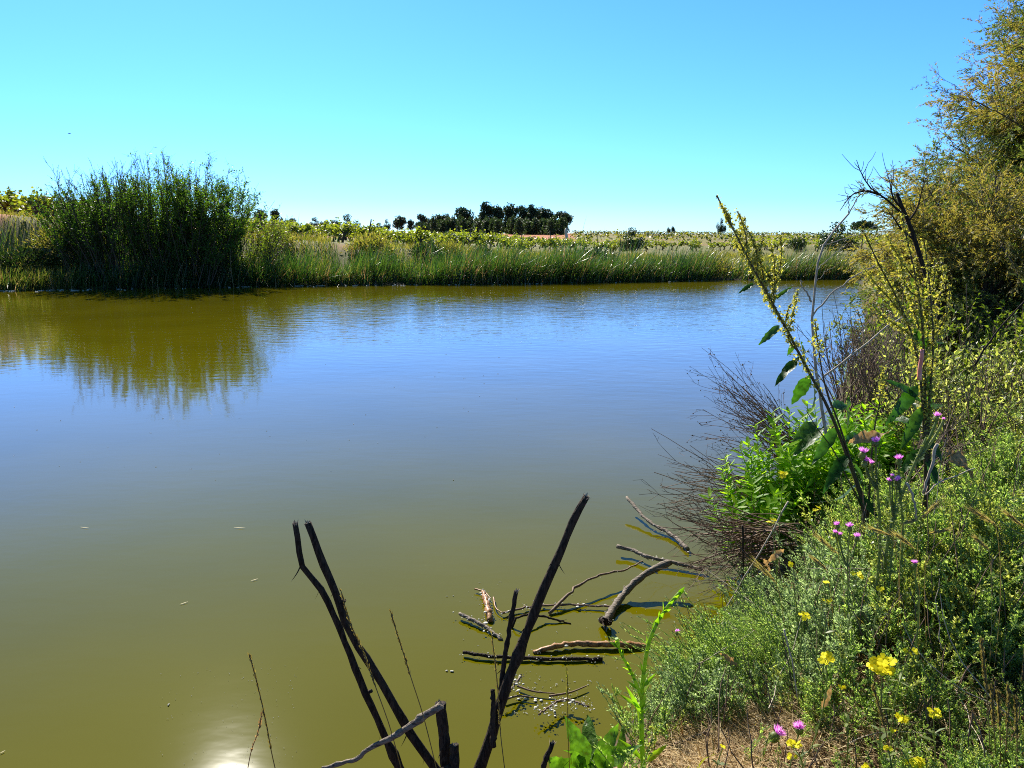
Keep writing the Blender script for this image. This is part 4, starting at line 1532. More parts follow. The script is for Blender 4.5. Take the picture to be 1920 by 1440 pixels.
dock('tall flowering dock with a leaning dark stem, its tip against the sky',
     [([(1620, 960), (1590, 860), (1555, 770), (1510, 685), (1468, 605), (1430, 535), (1400, 480), (1375, 430), (1357, 395), (1344, 366)], 0.52, 0.011),
      ([(1625, 960), (1600, 880), (1575, 800), (1548, 725), (1534, 650), (1528, 600)], 0.88, 0.008), ([(1628, 960), (1632, 880), (1640, 800), (1652, 740), (1656, 690)], 0.85, 0.007), ([(1618, 960), (1585, 890), (1560, 840), (1530, 800), (1512, 770)], 1.0, 0.006)],
     [[(1436, 545), (1428, 500), (1415, 460), (1398, 425), (1385, 412)], [(1450, 570), (1452, 520), (1450, 480), (1442, 452)], [(1440, 548), (1420, 505), (1400, 470), (1385, 440)],
      [(1418, 515), (1420, 480), (1412, 450)], [(1400, 480), (1398, 440), (1388, 408), (1382, 396)], [(1472, 612), (1478, 580), (1490, 560), (1496, 545)], [(1492, 655), (1478, 635), (1484, 600), (1494, 560)],
      [(1385, 455), (1392, 425), (1396, 405)], [(1425, 525), (1408, 500), (1388, 470), (1376, 452)], [(1372, 425), (1366, 405), (1352, 385)], [(1462, 590), (1446, 572), (1432, 545), (1420, 522)],
      [(1444, 560), (1460, 515), (1465, 470), (1462, 440)], [(1410, 500), (1424, 470), (1432, 440)]],
     [(1465, 608, 1420, 645, 20, 0.05, 0.1, 0.3), (1500, 668, 1452, 712, 24, -0.1, 0.2, -0.4), (1502, 640, 1528, 690, 26, 0.05, 0.35, 0.5), (1415, 530, 1384, 548, 12, 0, 0.1), (1450, 562, 1485, 535, 10, 0, 0.1),
      (1518, 700, 1488, 765, 32, 0.05, 0.2, 0.2), (1560, 765, 1600, 745, 28, 0.1, 0.35, 0.3), (1590, 745, 1602, 800, 34, 0.0, 0.2, 0.7), (1545, 800, 1488, 840, 30, -0.1, 0.3, -0.3), (1530, 790, 1500, 815, 30, -0.2, 0.2, 0.4),
      (1612, 900, 1585, 950, 30, 0.1, 0.3, 0.2), (1570, 800, 1530, 860, 28, -0.1, 0.35, 0.1), (1585, 830, 1630, 800, 26, 0.1, 0.4, 0.4), (1590, 850, 1548, 905, 30, -0.15, 0.3, -0.2),
      (1600, 870, 1640, 905, 24, 0.0, 0.4, 0.5), (1525, 720, 1545, 765, 18, 0.05, 0.4, 0.3), (1605, 890, 1570, 860, 22, 0.2, 0.3, 0.0), (1490, 640, 1478, 668, 12, 0, 0.3, 0.2), (1610, 930, 1650, 960, 28, -0.1, 0.3, 0.2)], 3.6)
dock('dock with many yellow-green flower spikes fanning out in front of the tamarisks',
     [([(1735, 900), (1730, 760), (1722, 680), (1700, 600), (1672, 540), (1645, 490), (1622, 440)], 0.48, 0.010),
      ([(1738, 880), (1734, 740), (1732, 650), (1724, 560), (1708, 480), (1694, 420), (1690, 395)], 0.42, 0.010),
      ([(1742, 880), (1742, 760), (1750, 640), (1745, 560), (1738, 490), (1732, 450)], 0.42, 0.009)],
     [[(1700, 600), (1668, 560), (1640, 530), (1618, 500)], [(1720, 640), (1690, 615), (1665, 600), (1650, 588)], [(1740, 600), (1760, 560), (1770, 520), (1765, 480)], [(1745, 640), (1770, 600), (1780, 565), (1778, 530)],
      [(1712, 520), (1690, 490), (1672, 460), (1660, 440)], [(1728, 560), (1700, 540), (1690, 500), (1686, 470)], [(1740, 560), (1752, 520), (1752, 485)], [(1725, 620), (1712, 580), (1698, 540)], [(1735, 660), (1752, 620), (1755, 580)],
      [(1690, 580), (1660, 530), (1650, 500)], [(1745, 620), (1735, 590), (1728, 540)]],
     [(1728, 640, 1690, 600, 30, 0, 0.2, 0.2), (1735, 640, 1775, 625, 34, 0.1, 0.3, -0.3), (1740, 690, 1748, 770, 34, 0.0, 0.1, 0.5), (1728, 755, 1690, 700, 28, -0.1, 0.3, 0.2), (1725, 770, 1775, 740, 30, 0.1, 0.3, -0.4),
      (1722, 720, 1674, 790, 30, -0.1, 0.3, 0.4), (1730, 800, 1672, 770, 36, 0.2, 0.2, 0.0), (1730, 760, 1700, 830, 26, -0.15, 0.3, 0.1), (1742, 660, 1722, 610, 28, 0.0, 0.3, 0.0), (1735, 820, 1775, 850, 30, -0.1, 0.4, 0.3), (1735, 840, 1695, 870, 30, -0.1, 0.4, -0.2), (1738, 710, 1712, 672, 22, 0.1, 0.3, 0.1), (1740, 740, 1768, 790, 24, 0.0, 0.4, 0.5),
      (1738, 780, 1710, 745, 20, 0.15, 0.2, -0.3), (1738, 860, 1765, 900, 26, -0.1, 0.4, 0.1)], 3.5)
t = thing('red_stem', 'short thick red and white dock stalk standing bare among green leaves', 'plant stem', at(1722, 715, 3.35))
P = resample(path([(1724, 712), (1725, 690), (1728, 670), (1729, 655)], 3.35), 8)
MB().tubes(P[None], np.linspace(0.010, 0.008, 8)[None], 8, cap=True).build('stalk', M_red, t)


# ---------------------------------------------------------------- lush lance-leaved plants at the water's edge
def lush(label, px, py, Y, n_st, spread, ll=(0.085, 0.15), lean=-0.08):
    top = at(px, py, Y)
    base = np.array([top[0] + 0.06, top[1] + 0.05, gz(top[0] + 0.06, top[1] + 0.05)])
    t = thing('spurge_plant', label, 'plant', base, 'lush lance-leaved plants at the water edge')
    h = max(0.15, top[2] - base[2])
    a = rng.uniform(0, 6.28, n_st)
    d = np.stack([np.cos(a) * spread + lean, np.sin(a) * spread - 0.15, np.ones(n_st)], 1)
    P, R = stems(base + rng.normal(0, 0.03, (n_st, 3)) * np.array([1, 1, 0]), d, h * uni(0.75, 1.15, n_st), 0.004, 0.0025, 7, 0.06, (0, 0, 0.03))
    MB().tubes(P, R, 5).build('stems', M_stem, t)
    k = 42
    i = np.repeat(np.arange(n_st), k)
    tt = np.tile(np.linspace(0.25, 1.0, k), n_st) * 6 - 1e-3
    j = tt.astype(int)
    u = (tt - j)[:, None]
    q = P[i, j] * (1 - u) + P[i, j + 1] * u
    T = nrm(P[i, j + 1] - P[i, j])
    ph = np.tile(np.arange(k) * 2.4, n_st) + rng.normal(0, 0.2, n_st * k)
    s = nrm(np.cross(T, [0.3, 0.2, 0.9]))
    b = np.cross(T, s)
    o = s * np.cos(ph)[:, None] + b * np.sin(ph)[:, None]
    dd = nrm(o + T * rng.uniform(0.3, 0.9, len(o))[:, None])
    L = uni(*ll, len(o)) * np.tile(np.linspace(1.0, 0.65, k), n_st)
    MB().leaves(q, dd, T, L, L * 0.15, [(0, 0.25), (0.25, 0.8), (0.55, 1), (0.85, 0.6), (1, 0.05)], bend=uni(-0.1, 0.35, len(o)), fold=0.25).build('leaves', M_lush, t)


for px, py, Y, n, sp, lab in ((1405, 880, 4.75, 16, 0.3, 'bright lance-leaved plant leaning furthest out over the dead twigs'),
                              (1440, 915, 4.7, 12, 0.25, 'lance-leaved plant low at the water below the leaning one'),
                              (1455, 835, 4.95, 13, 0.25, 'lance-leaved plant behind the leaning one, left of the first dock'),
                              (1505, 780, 5.0, 15, 0.3, 'tall bright lance-leaved plant behind the leaning dock stem'),
                              (1560, 785, 5.1, 12, 0.25, 'lance-leaved plant just right of the leaning dock stem'),
                              (1620, 780, 5.2, 14, 0.3, 'lance-leaved plant between the two docks'),
                              (1668, 790, 5.2, 11, 0.25, 'lance-leaved plant at the foot of the many-spiked dock')):
    lush(lab, px, py, Y, n, sp)


# ---------------------------------------------------------------- dead twiggy bushes over the water
def bez(a, c, b, k):
    q = np.linspace(0, 1, k)[None, :, None]
    return a[:, None] * (1 - q) ** 2 + 2 * c[:, None] * q * (1 - q) + b[:, None] * q ** 2


def dead_bush(label, base_px, Yb, tips, Yt, n, arch, r, seeds=0, sub=3):
    g = at(base_px[0], base_px[1], Yb)
    base = np.array([g[0], g[1], max(gz(g[0], g[1]), 0.0)])
    t = thing('dead_bush', label, 'bush', base)
    tp = np.array(tips, float)
    u = rng.random(n) * (len(tp) - 1)
    i = u.astype(int)
    f = (u - i)[:, None]
    T = tp[i] * (1 - f) + tp[i + 1] * f
    short = rng.uniform(0.55, 1.03, n)[:, None]
    T = np.array(base_px) + (T - np.array(base_px)) * short + rng.normal(0, 14, (n, 2))
    B = np.array(base_px) + rng.normal(0, 1, (n, 2)) * np.array([26, 22])
    Pb = np.array([at(b[0], b[1], Yb + rng.normal(0, 0.1)) for b in B])
    Pt = np.array([at(a[0], a[1], rng.uniform(*Yt)) for a in T])
    Pt[:, 2] = np.maximum(Pt[:, 2], 0.03)
    Pb[:, 2] = np.maximum(Pb[:, 2], 0.03)
    c = (Pb + Pt) / 2 + np.array([0, 0, 1.0]) * (np.linalg.norm(Pt - Pb, axis=1) * rng.normal(arch, 0.08, n))[:, None] + rng.normal(0, 0.05, (n, 3))
    c[:, 2] = np.maximum(c[:, 2], 0.03)
    P = bez(Pb, c, Pt, 9)
    P[:, 1:] += np.cumsum(rng.normal(0, 0.006, (n, 8, 3)), 1)
    P[:, :, 2] = np.maximum(P[:, :, 2], 0.015)
    R = np.linspace(r, r * 0.35, 9)[None] * rng.uniform(0.6, 1.3, n)[:, None]
    mb = MB().tubes(P, R, 4)
    p2, d2, r2, _ = spawn(P, R, sub, 0.3, 0.98, (0.3, 0.7))
    P2, R2 = stems(p2, d2, uni(0.08, 0.3, len(p2)), r * 0.4, r * 0.25, 5, 0.12, (0, 0, 0.04))
    P2[:, :, 2] = np.maximum(P2[:, :, 2], 0.015)
    mb.tubes(P2, R2, 3)
    p3, d3, _, _ = spawn(P2, R2, 2, 0.3, 1, (0.3, 0.8))
    P3, R3 = stems(p3, d3, uni(0.03, 0.1, len(p3)), r * 0.28, r * 0.2, 3, 0.1)
    P3[:, :, 2] = np.maximum(P3[:, :, 2], 0.015)
    mb.tubes(P3, R3, 3)
    mb.build('twigs', M_drytwig, t)
    if seeds:
        q = np.concatenate([P3[:, -1], P2[:, -1], P2[:, 2]])
        q = q[rng.random(len(q)) < seeds]
        MB().blobs(q + rng.normal(0, 0.004, q.shape), uni(0.003, 0.006, len(q)), None, 0, 2, 5).build('seed_sprays', M_drytwig, t)
    return t


dead_bush('dead brown bush with tiny seed heads spreading left in front of the blue water', (1545, 880), 5.55,
          [(1325, 648), (1332, 690), (1345, 740), (1322, 762), (1320, 815), (1330, 850)], (5.2, 5.8), 72, 0.02, 0.0042, 0.5, 3)
dead_bush('dead bush with long bare twigs curving down from the lush plants to the water', (1500, 930), 5.2,
          [(1230, 810), (1245, 868), (1232, 905), (1240, 930), (1225, 955)], (4.8, 5.4), 56, -0.03, 0.0045, 0, 2)
dead_bush('tangle of dead grey-brown twigs lying over the water beside the driftwood', (1470, 1010), 4.35,
          [(1235, 900), (1225, 960), (1245, 1005), (1260, 1050), (1290, 1075), (1345, 1090)], (3.9, 4.5), 62, 0.03, 0.005, 0, 2)
dead_bush('upright bare dark stalks standing in the shallow corner behind the first dock', (1600, 800), 5.9,
          [(1500, 640), (1540, 590), (1575, 570), (1600, 560), (1640, 580), (1680, 600), (1720, 640)], (5.6, 6.6), 60, 0.0, 0.005, 0.25, 3)
dead_bush('bare brown stalks between the lush plants and the many-spiked dock', (1660, 790), 5.6,
          [(1580, 640), (1620, 610), (1660, 600), (1700, 610)], (5.4, 6.2), 40, 0.0, 0.0045, 0.1, 4)
dead_bush('dead tangled stalks in the dark hollow right of the thistles', (1740, 900), 3.6,
          [(1700, 780), (1760, 770), (1800, 760), (1840, 790), (1860, 830)], (3.4, 4.0), 16, 0.02, 0.003, 0, 2)

t = thing('bare_sapling', 'slender pale forked dead stem rising past the far shore right of the first dock', 'stem', at(1545, 800, 4.6))
mb = MB()
for pts, r in (([(1552, 830), (1540, 760), (1530, 690), (1524, 620), (1523, 590), (1528, 545), (1531, 500), (1545, 458), (1568, 428), (1592, 400)], 0.011),
               ([(1592, 400), (1605, 375), (1620, 360), (1642, 352)], 0.004), ([(1592, 400), (1590, 372), (1584, 350)], 0.003), ([(1605, 380), (1615, 350), (1616, 330)], 0.0025),
               ([(1524, 592), (1545, 566), (1570, 540), (1600, 520), (1640, 498), (1660, 488)], 0.006), ([(1522, 566), (1510, 545), (1500, 525)], 0.006), ([(1530, 505), (1560, 480), (1590, 455)], 0.003),
               ([(1545, 458), (1572, 452), (1610, 440), (1640, 425)], 0.0035), ([(1530, 530), (1545, 512), (1565, 500)], 0.002)):
    P = resample(path(pts, 4.6), 14)
    P[1:-1] += rng.normal(0, 0.004, (12, 3))
    mb.tubes(P[None], np.linspace(r, r * 0.45, 14)[None], 6)
mb.build('wood', M_paletwig, t)
for pts, Y, r, lab in (([(1545, 705), (1580, 680), (1620, 648), (1665, 612), (1700, 590)], 4.3, 0.006, 'straight pale dry stick slanting up between the two docks'),
                       ([(1828, 685), (1850, 650), (1880, 610), (1925, 560)], 4.4, 0.006, 'thin dark dry stick slanting up at the right edge'),
                       ([(1758, 832), (1750, 865), (1742, 890), (1730, 925)], 3.1, 0.007, 'thick pale peeling stick in the dark hollow by the thistles'),
                       ([(1735, 928), (1760, 905), (1800, 890), (1828, 878)], 3.0, 0.003, 'thin curved pale stalk right of the peeling stick'),
                       ([(1700, 905), (1710, 925), (1716, 950), (1718, 975)], 2.9, 0.005, 'short pale arched stalk left of the peeling stick'),
                       ([(1478, 940), (1440, 1010), (1400, 1075), (1355, 1150)], 3.7, 0.0045, 'long pale dead stick leaning down across the driftwood twigs'),
                       ([(1392, 985), (1393, 1030), (1394, 1080)], 3.9, 0.006, 'dark upright stick standing in the water among dead twigs'),
                       ([(1205, 1432), (1235, 1412), (1280, 1392), (1330, 1368)], 2.6, 0.010, 'brown fallen stick lying across the dead grass'),
                       ([(1470, 1180), (1482, 1230), (1490, 1270), (1495, 1310)], 2.5, 0.0028, 'pale dry stem standing in the feathery green herbs')):
    P = resample(path(pts, Y), 10)
    P[1:-1] += rng.normal(0, r * 0.4, (8, 3))
    t = thing('dry_stick', lab, 'stick', P[0])
    MB().tubes(P[None], np.linspace(r, r * 0.7, 10)[None], 7, cap=True).build('wood', M_stick if lab.startswith(('dark', 'thin dark')) else (M_drytwig if 'brown' in lab else M_paletwig), t)


# ---------------------------------------------------------------- cut branches standing in the foreground
def cut_branch(label, pts, Y, w0, w1, knots=(), extra=(), frayed=True):
    P = path(pts, Y, Y + 0.03)
    if pts[0][1] > 1400:                      # carry the foot on down into the bank
        d = P[0] - P[1]
        g = gz(P[0][0], P[0][1])
        if P[0][2] > g and d[2] < -1e-3:
            P = np.concatenate([[P[0] + d * min(6, (P[0][2] - g + 0.05) / -d[2])], P])
    k = 28
    P = resample(P, k)
    P[1:-1] += rng.normal(0, 0.0011, (k - 2, 3))
    r0, r1 = w0 / FOC * Y / 2, w1 / FOC * Y / 2
    R = np.linspace(r0, r1, k) * (1 + rng.normal(0, 0.055, k))
    R[rng.integers(3, k - 3, 3)] *= rng.uniform(1.15, 1.4, 3)          # nodes
    t = thing('cut_branch', label, 'branch', P[0], 'broken dark branches standing at the water edge')
    mb = MB().tubes(P[None], R[None], 10, cap=True)
    for _ in range(0 if 'grey' in label else 5):   # bark peeling off in strips
        i = rng.integers(2, k - 3)
        o = nrm(np.cross(nrm(P[i + 1] - P[i]), sph(1)[0]))
        q = P[i] + o * R[i] * 0.9
        ln = rng.uniform(0.015, 0.05)
        mb.strips(q[None], (o * 0.5 - UP)[None], ln, rng.uniform(0.001, 0.003), (o * 0.3)[None], 4, 0)
    for f, kx, ky, ln in knots:               # side stubs
        c = P[int(f * (k - 1))]
        d = at(960 + kx, 720 + ky, Y) - at(960, 720, Y)
        Q = np.stack([c, c + d * 0.5, c + d])
        mb.tubes(Q[None], np.array([[r1 * 0.9, r1 * 0.8, r1 * 0.7]]), 7, cap=True)
    mb.build('wood', M_drift if 'grey' in label else M_stick, t)
    if frayed:
        n = 16
        a = rng.uniform(0, 6.28, n)
        T = nrm(P[-1] - P[-2])
        s = nrm(np.cross(T, [0.2, 0.9, 0.1]))
        o = s * np.cos(a)[:, None] + np.cross(T, s) * np.sin(a)[:, None]
        q = P[-1] + o * (r1 * rng.uniform(0.3, 1.0, n))[:, None] - T * 0.012
        MB().dia(q, T + o * 0.1 + 0.3 * sph(n), o, uni(0.012, 0.026, n), uni(0.0016, 0.004, n)).build('broken_end', M_cut, t)
    return t, P


cut_branch('dark broken branch on the far left of the foreground, bent near its frayed top',
           [(752, 1446), (722, 1380), (690, 1310), (655, 1225), (625, 1150), (595, 1095), (566, 1060), (559, 1020), (553, 980)], 2.45, 20, 11, ((0.55, 14, -6, 0), (0.32, -9, 5, 0)))
cut_branch('dark thicker branch close beside the leftmost one, hung with dry grass',
           [(822, 1448), (790, 1405), (755, 1350), (722, 1290), (690, 1240), (655, 1180), (628, 1110), (603, 1050), (588, 1010), (577, 980)], 2.4, 20, 14, ((0.3, -3, -10, 0), (0.78, 9, -14, 0)))
t_, P_ = cut_branch('longest dark branch, leaning right across the middle of the foreground',
                    [(898, 1448), (922, 1372), (945, 1300), (975, 1220), (1005, 1140), (1035, 1070), (1065, 1000), (1082, 960), (1100, 930)], 2.4, 27, 15, ((0.62, -8, -6, 0), (0.5, 9, -5, 0)))
cut_branch('thin straight dark branch beside the longest one', [(938, 1330), (942, 1270), (950, 1210), (959, 1160), (968, 1108)], 2.42, 11, 9)
cut_branch('short dark stub at the lower left of the longest branch', [(925, 1400), (924, 1360), (925, 1320), (924, 1292)], 2.36, 13, 9, frayed=False)
cut_branch('upright dark stump with a knobbly broken top', [(836, 1448), (834, 1410), (832, 1375), (828, 1345), (826, 1318)], 2.35, 26, 24)
cut_branch('bent grey branch running down left from the knobbly stump', [(828, 1322), (800, 1340), (760, 1368), (725, 1388), (695, 1402), (665, 1424), (630, 1434), (604, 1440)], 2.33, 16, 7, ((0.4, 14, -5, 0),), frayed=False)
cut_branch('short split stump at the bottom edge with a pale side shoot', [(853, 1450), (852, 1430), (852, 1415), (851, 1396)], 2.3, 22, 19, ((0.8, -34, 16, 0),))
cut_branch('small dark stick stub at the bottom edge left of the broad leaves', [(1014, 1452), (1022, 1428), (1030, 1408), (1036, 1392)], 2.35, 11, 10)


# ---------------------------------------------------------------- dry grass stems with seed heads
def grass_stem(label, pts, Y, h0, name='seeding_grass', mat=None, dens=260, w=0.0016, ear=0.006, awn=0.0):
    mat = mat or M_straw
    P = resample(path(pts, Y), 16)
    t = thing(name, label, 'grass stem', P[-1] if P[-1][2] < P[0][2] else P[0])
    MB().tubes(P[None], np.full((1, 16), w), 4).build('stem', mat, t)
    E = P[:max(3, int(16 * h0))]
    s = np.concatenate([[0], np.cumsum(np.linalg.norm(np.diff(E, axis=0), axis=1))])
    n = int(dens * s[-1] * 10 / 8) + 12
    u = rng.random(n) * s[-1]
    q = np.stack([np.interp(u, s, E[:, k]) for k in range(3)], 1)
    T = nrm(E[0] - E[-1])
    mb = MB().dia(q + sph(n) * ear * 0.35, T + 0.35 * sph(n), sph(n), uni(0.010, 0.02, n), uni(0.0018, 0.0035, n))
    if awn:
        mb.dia(q, T + 0.22 * sph(n), sph(n), uni(awn * 0.6, awn, n), 0.0006)
    mb.build('seed_head', mat, t)


M_darkseed = leafmat('brown_seed_head', [(0.10, 0.075, 0.03), (0.20, 0.16, 0.07), (0.07, 0.06, 0.02)], trans=0.3, rough=0.7)
GG = 'seeding grass stems in the foreground'
grass_stem('tall brown seeding grass standing left of all the branches', [(467, 1226), (478, 1265), (489, 1310), (500, 1360), (509, 1410), (518, 1450)], 2.3, 0.85, mat=M_darkseed)
grass_stem('short pale seeding grass leaning beside the tall brown one', [(490, 1342), (483, 1375), (472, 1405), (463, 1450)], 2.28, 0.7, mat=M_straw)
grass_stem('thin arching seeding grass between the left branches and the longest one', [(733, 1148), (742, 1180), (755, 1220), (772, 1275), (790, 1330), (806, 1390), (818, 1440)], 2.3, 0.45, mat=M_darkseed)
grass_stem('dry grass stem draped down the thicker left branch', [(640, 1110), (655, 1165), (680, 1220), (705, 1290), (730, 1360), (752, 1440)], 2.36, 0.6, mat=M_darkseed)
grass_stem('dry grass stem hanging along the stub of the longest branch', [(922, 1190), (928, 1240), (934, 1300), (938, 1370), (946, 1440)], 2.3, 0.8, mat=M_darkseed, dens=160)
grass_stem('slim grass stem standing alone left of the green forked stalk', [(1063, 1250), (1064, 1300), (1065, 1370), (1068, 1445)], 2.3, 0.35, mat=M_grassy, dens=60)
for pts, lab in (([(1858, 1288), (1862, 1340), (1866, 1400), (1868, 1450)], 'brown plantain spike, left one at the lower right corner'),
                 ([(1872, 1296), (1874, 1350), (1876, 1400), (1876, 1450)], 'thick plantain spike in the middle at the lower right corner'),
                 ([(1890, 1286), (1890, 1340), (1886, 1400), (1884, 1450)], 'tallest brown plantain spike at the lower right corner'),
                 ([(1840, 1200), (1846, 1260), (1852, 1320), (1856, 1400)], 'green plantain spike above the brown ones at lower right'),
                 ([(1637, 1290), (1650, 1330), (1662, 1375), (1672, 1440)], 'dark seed spike among the yellow flowers'),
                 ([(1905, 1310), (1906, 1360), (1908, 1450)], 'short green plantain spike at the very right edge')):
    grass_stem(lab, pts, 2.15, 0.55, 'plantain_spike', M_darkseed, 700, 0.002, 0.012)

for i, (a, b, Y, lab) in enumerate([((1727, 973), (1757, 945), 2.9, 'drooping barley ear hanging left below the peeling stick'), ((1867, 984), (1826, 958), 2.6, 'brown barley ear slanting up left near the right edge'),
                                    ((1922, 990), (1892, 966), 2.5, 'brown barley ear cut by the right edge of the view'), ((1714, 1028), (1683, 1004), 2.7, 'pale pinkish barley ear slanting up left'),
                                    ((1742, 1000), (1771, 994), 2.7, 'straw-coloured bushy barley ear pointing right'), ((1674, 1006), (1640, 993), 2.8, 'green-yellow barley ear lying among the thistle stems'),
                                    ((1692, 982), (1712, 976), 2.8, 'small bushy straw ear behind the pinkish one'), ((1854, 1030), (1832, 1012), 2.6, 'small golden barley ear below the slanting brown one'),
                                    ((1571, 1040), (1541, 1013), 2.9, 'golden barley ear above the brown hollow'), ((1455, 1092), (1424, 1061), 3.0, 'green barley ear hanging over the stones at the water'),
                                    ((1550, 1068), (1528, 1050), 2.9, 'small green barley ear below the golden one')]):
    pa, pb = at(*a, Y), at(*b, Y)
    foot = np.array([pa[0] + 0.06, pa[1], gz(pa[0] + 0.06, pa[1])])
    t = thing('barley_stem', lab, 'barley', foot, 'wild barley on the near bank')
    P = bez(foot[None], (foot * 0.3 + pa * 0.7 + (pa - pb) * 0.6)[None], pa[None], 8)
    MB().tubes(P, np.full((1, 8), 0.0012), 4).build('stem', M_barley, t)
    n = 70
    u = rng.random(n)[:, None]
    T = nrm(pb - pa)
    q = pa * (1 - u) + pb * u + sph(n) * 0.003
    L = np.linalg.norm(pb - pa)
    MB().dia(q, T + 0.3 * sph(n), sph(n), uni(0.012, 0.02, n), uni(0.002, 0.0035, n)).dia(q, T + 0.2 * sph(n), sph(n), uni(0.4, 0.9, n) * L, 0.0007).build('ear', M_barley, t)


# ---------------------------------------------------------------- the green forked stalk and the broad leaves at the bottom
base = np.array([*at(1206, 1446, 2.45)[:2], 0.1])
base[2] = gz(base[0], base[1])
t = thing('green_stalk', 'tall bright green forked stalk rising over the water from the bottom edge', 'plant', base)
A = path([(1206, 1446), (1203, 1380), (1203, 1320), (1207, 1260), (1220, 1195), (1243, 1150), (1262, 1125), (1281, 1106)], 2.45, 2.5)
A = resample(np.concatenate([[base], A]), 30)
B = resample(path([(1203, 1310), (1190, 1275), (1178, 1250), (1164, 1225), (1156, 1197)], 2.45), 14)
MB().tubes(A[None], np.concatenate([np.linspace(0.0095, 0.0058, 26), [0.006, 0.007, 0.008, 0.006]])[None], 8, cap=True).tubes(B[None], np.concatenate([np.linspace(0.0065, 0.0042, 12), [0.007, 0.007]])[None], 7, cap=True).build('stem', M_stem, t)
mb = MB()
for P, n in ((A, 46), (B, 20)):
    i = rng.integers(6 if P is A else 1, len(P) - 1, n)
    T = nrm(P[np.minimum(i + 1, len(P) - 1)] - P[i])
    o = nrm(np.cross(T, sph(n)))
    L = uni(0.02, 0.05, n)
    mb.leaves(P[i], T + o * uni(0.4, 0.9, n)[:, None], o, L, L * 0.16, [(0, 0.6), (0.4, 1), (1, 0.05)], bend=-0.15, fold=0.3)
for a in ((1203, 1330, 1165, 1300, 9, 0.0), (1206, 1425, 1165, 1385, 15, 0.02), (1210, 1430, 1250, 1395, 16, 0.02), (1205, 1290, 1228, 1262, 8, 0.0), (1203, 1340, 1180, 1290, 12, 0.0)):
    pleaf(mb, *a[:5], 2.45, a[5], 0.2)
mb.build('leaves', M_lush, t)

base = at(1105, 1455, 2.45)
base[2] = gz(base[0], base[1])
t = thing('broad_leaved_plant', 'low plant with broad wrinkled bright green leaves at the bottom edge', 'plant', base)
for a in ((1105, 1445, 1068, 1345, 52, 0.05, 0.15, 0.3), (1108, 1445, 1100, 1335, 46, 0.15, 0.2, -0.2), (1110, 1450, 1160, 1360, 44, 0.05, 0.2, 0.2), (1100, 1460, 1050, 1420, 50, -0.1, 0.3, 0.2),
          (1110, 1460, 1140, 1410, 56, -0.1, 0.2, 0.0), (1112, 1450, 1172, 1395, 40, -0.1, 0.3, -0.4), (1105, 1470, 1090, 1410, 60, -0.1, 0.2, 0.5), (1160, 1450, 1175, 1360, 30, 0.1, 0.2, 0.4)):
    m = MB()
    pleaf(m, *a[:5], 2.5, *a[5:], wave=0.16, fold=0.25)
    m.build('leaf', M_broad, t)


# ---------------------------------------------------------------- thistles
def thistle(label, stem_px, Y, heads, spiny=True, r=0.006):
    P = path(stem_px, Y)
    foot = np.array([P[0][0], P[0][1], gz(P[0][0], P[0][1])])
    t = thing('thistle', label, 'thistle', foot, 'thistles in flower on the near bank')
    P = resample(np.concatenate([[foot], P]) if P[0][2] > foot[2] + 0.02 else P, 20)
    mb = MB().tubes(P[None], np.linspace(r, r * 0.7, 20)[None], 6)
    for hx, hy, s, _ in heads:
        h = at(hx, hy + s * 0.5, Y)
        j = np.argmin(np.linalg.norm(P[:-2] - (h + np.array([0, 0, -0.1])), axis=1))
        Q = bez(P[j][None], (P[j] * 0.4 + h * 0.6 + np.array([0, 0, -0.04]))[None], h[None], 8)
        mb.tubes(Q, np.linspace(r * 0.8, r * 0.6, 8)[None], 5)
        if spiny:
            i = rng.integers(0, 7, 40)
            u = rng.random((40, 1))
            q = Q[0, i] * (1 - u) + Q[0, i + 1] * u
            mb.dia(q, nrm(sph(40) * np.array([1, 1, 0.4])), sph(40), uni(0.008, 0.02, 40), uni(0.001, 0.003, 40))
    if spiny:
        n = 190
        i = rng.integers(2, 19, n)
        u = rng.random((n, 1))
        q = P[i] * (1 - u) + P[i + 1 - (i == 19)] * u
        mb.dia(q, nrm(sph(n) * np.array([1, 1, 0.5])), sph(n), uni(0.012, 0.03, n), uni(0.0015, 0.0045, n))
    mb.build('stem', M_thst, t)
    for hx, hy, s, tone in heads:
        c = at(hx, hy, Y)
        rad = s / FOC * Y / 2
        ax = nrm(np.array([rng.normal(0, .25), rng.normal(-0.1, .2), 1.0]))
        hd = MB().blobs((c - ax * rad * 0.9)[None], rad * 0.62, rad * 0.8, 0, 6, 9, ax[None])
        n = 60
        o = sph(n)
        hd.dia(c - ax * rad * 0.9 + o * rad * 0.55, nrm(o + ax * 0.8), o, uni(0.25, 0.5, n) * rad, uni(0.06, 0.12, n) * rad)
        ho = hd.build('flower_head', M_thst, t)
        n = 120
        o = nrm(sph(n) + ax * 1.3)
        fl = MB().dia(c - ax * rad * 0.5 + o * rad * 0.2, o, sph(n), uni(0.8, 1.25, n) * rad, uni(0.04, 0.09, n) * rad)
        fo = bpy.data.objects.new('florets', fl.mesh('florets', M_purple, tuple(wpos(ho))))
        C.objects.link(fo)
        fo.parent = ho
    return t


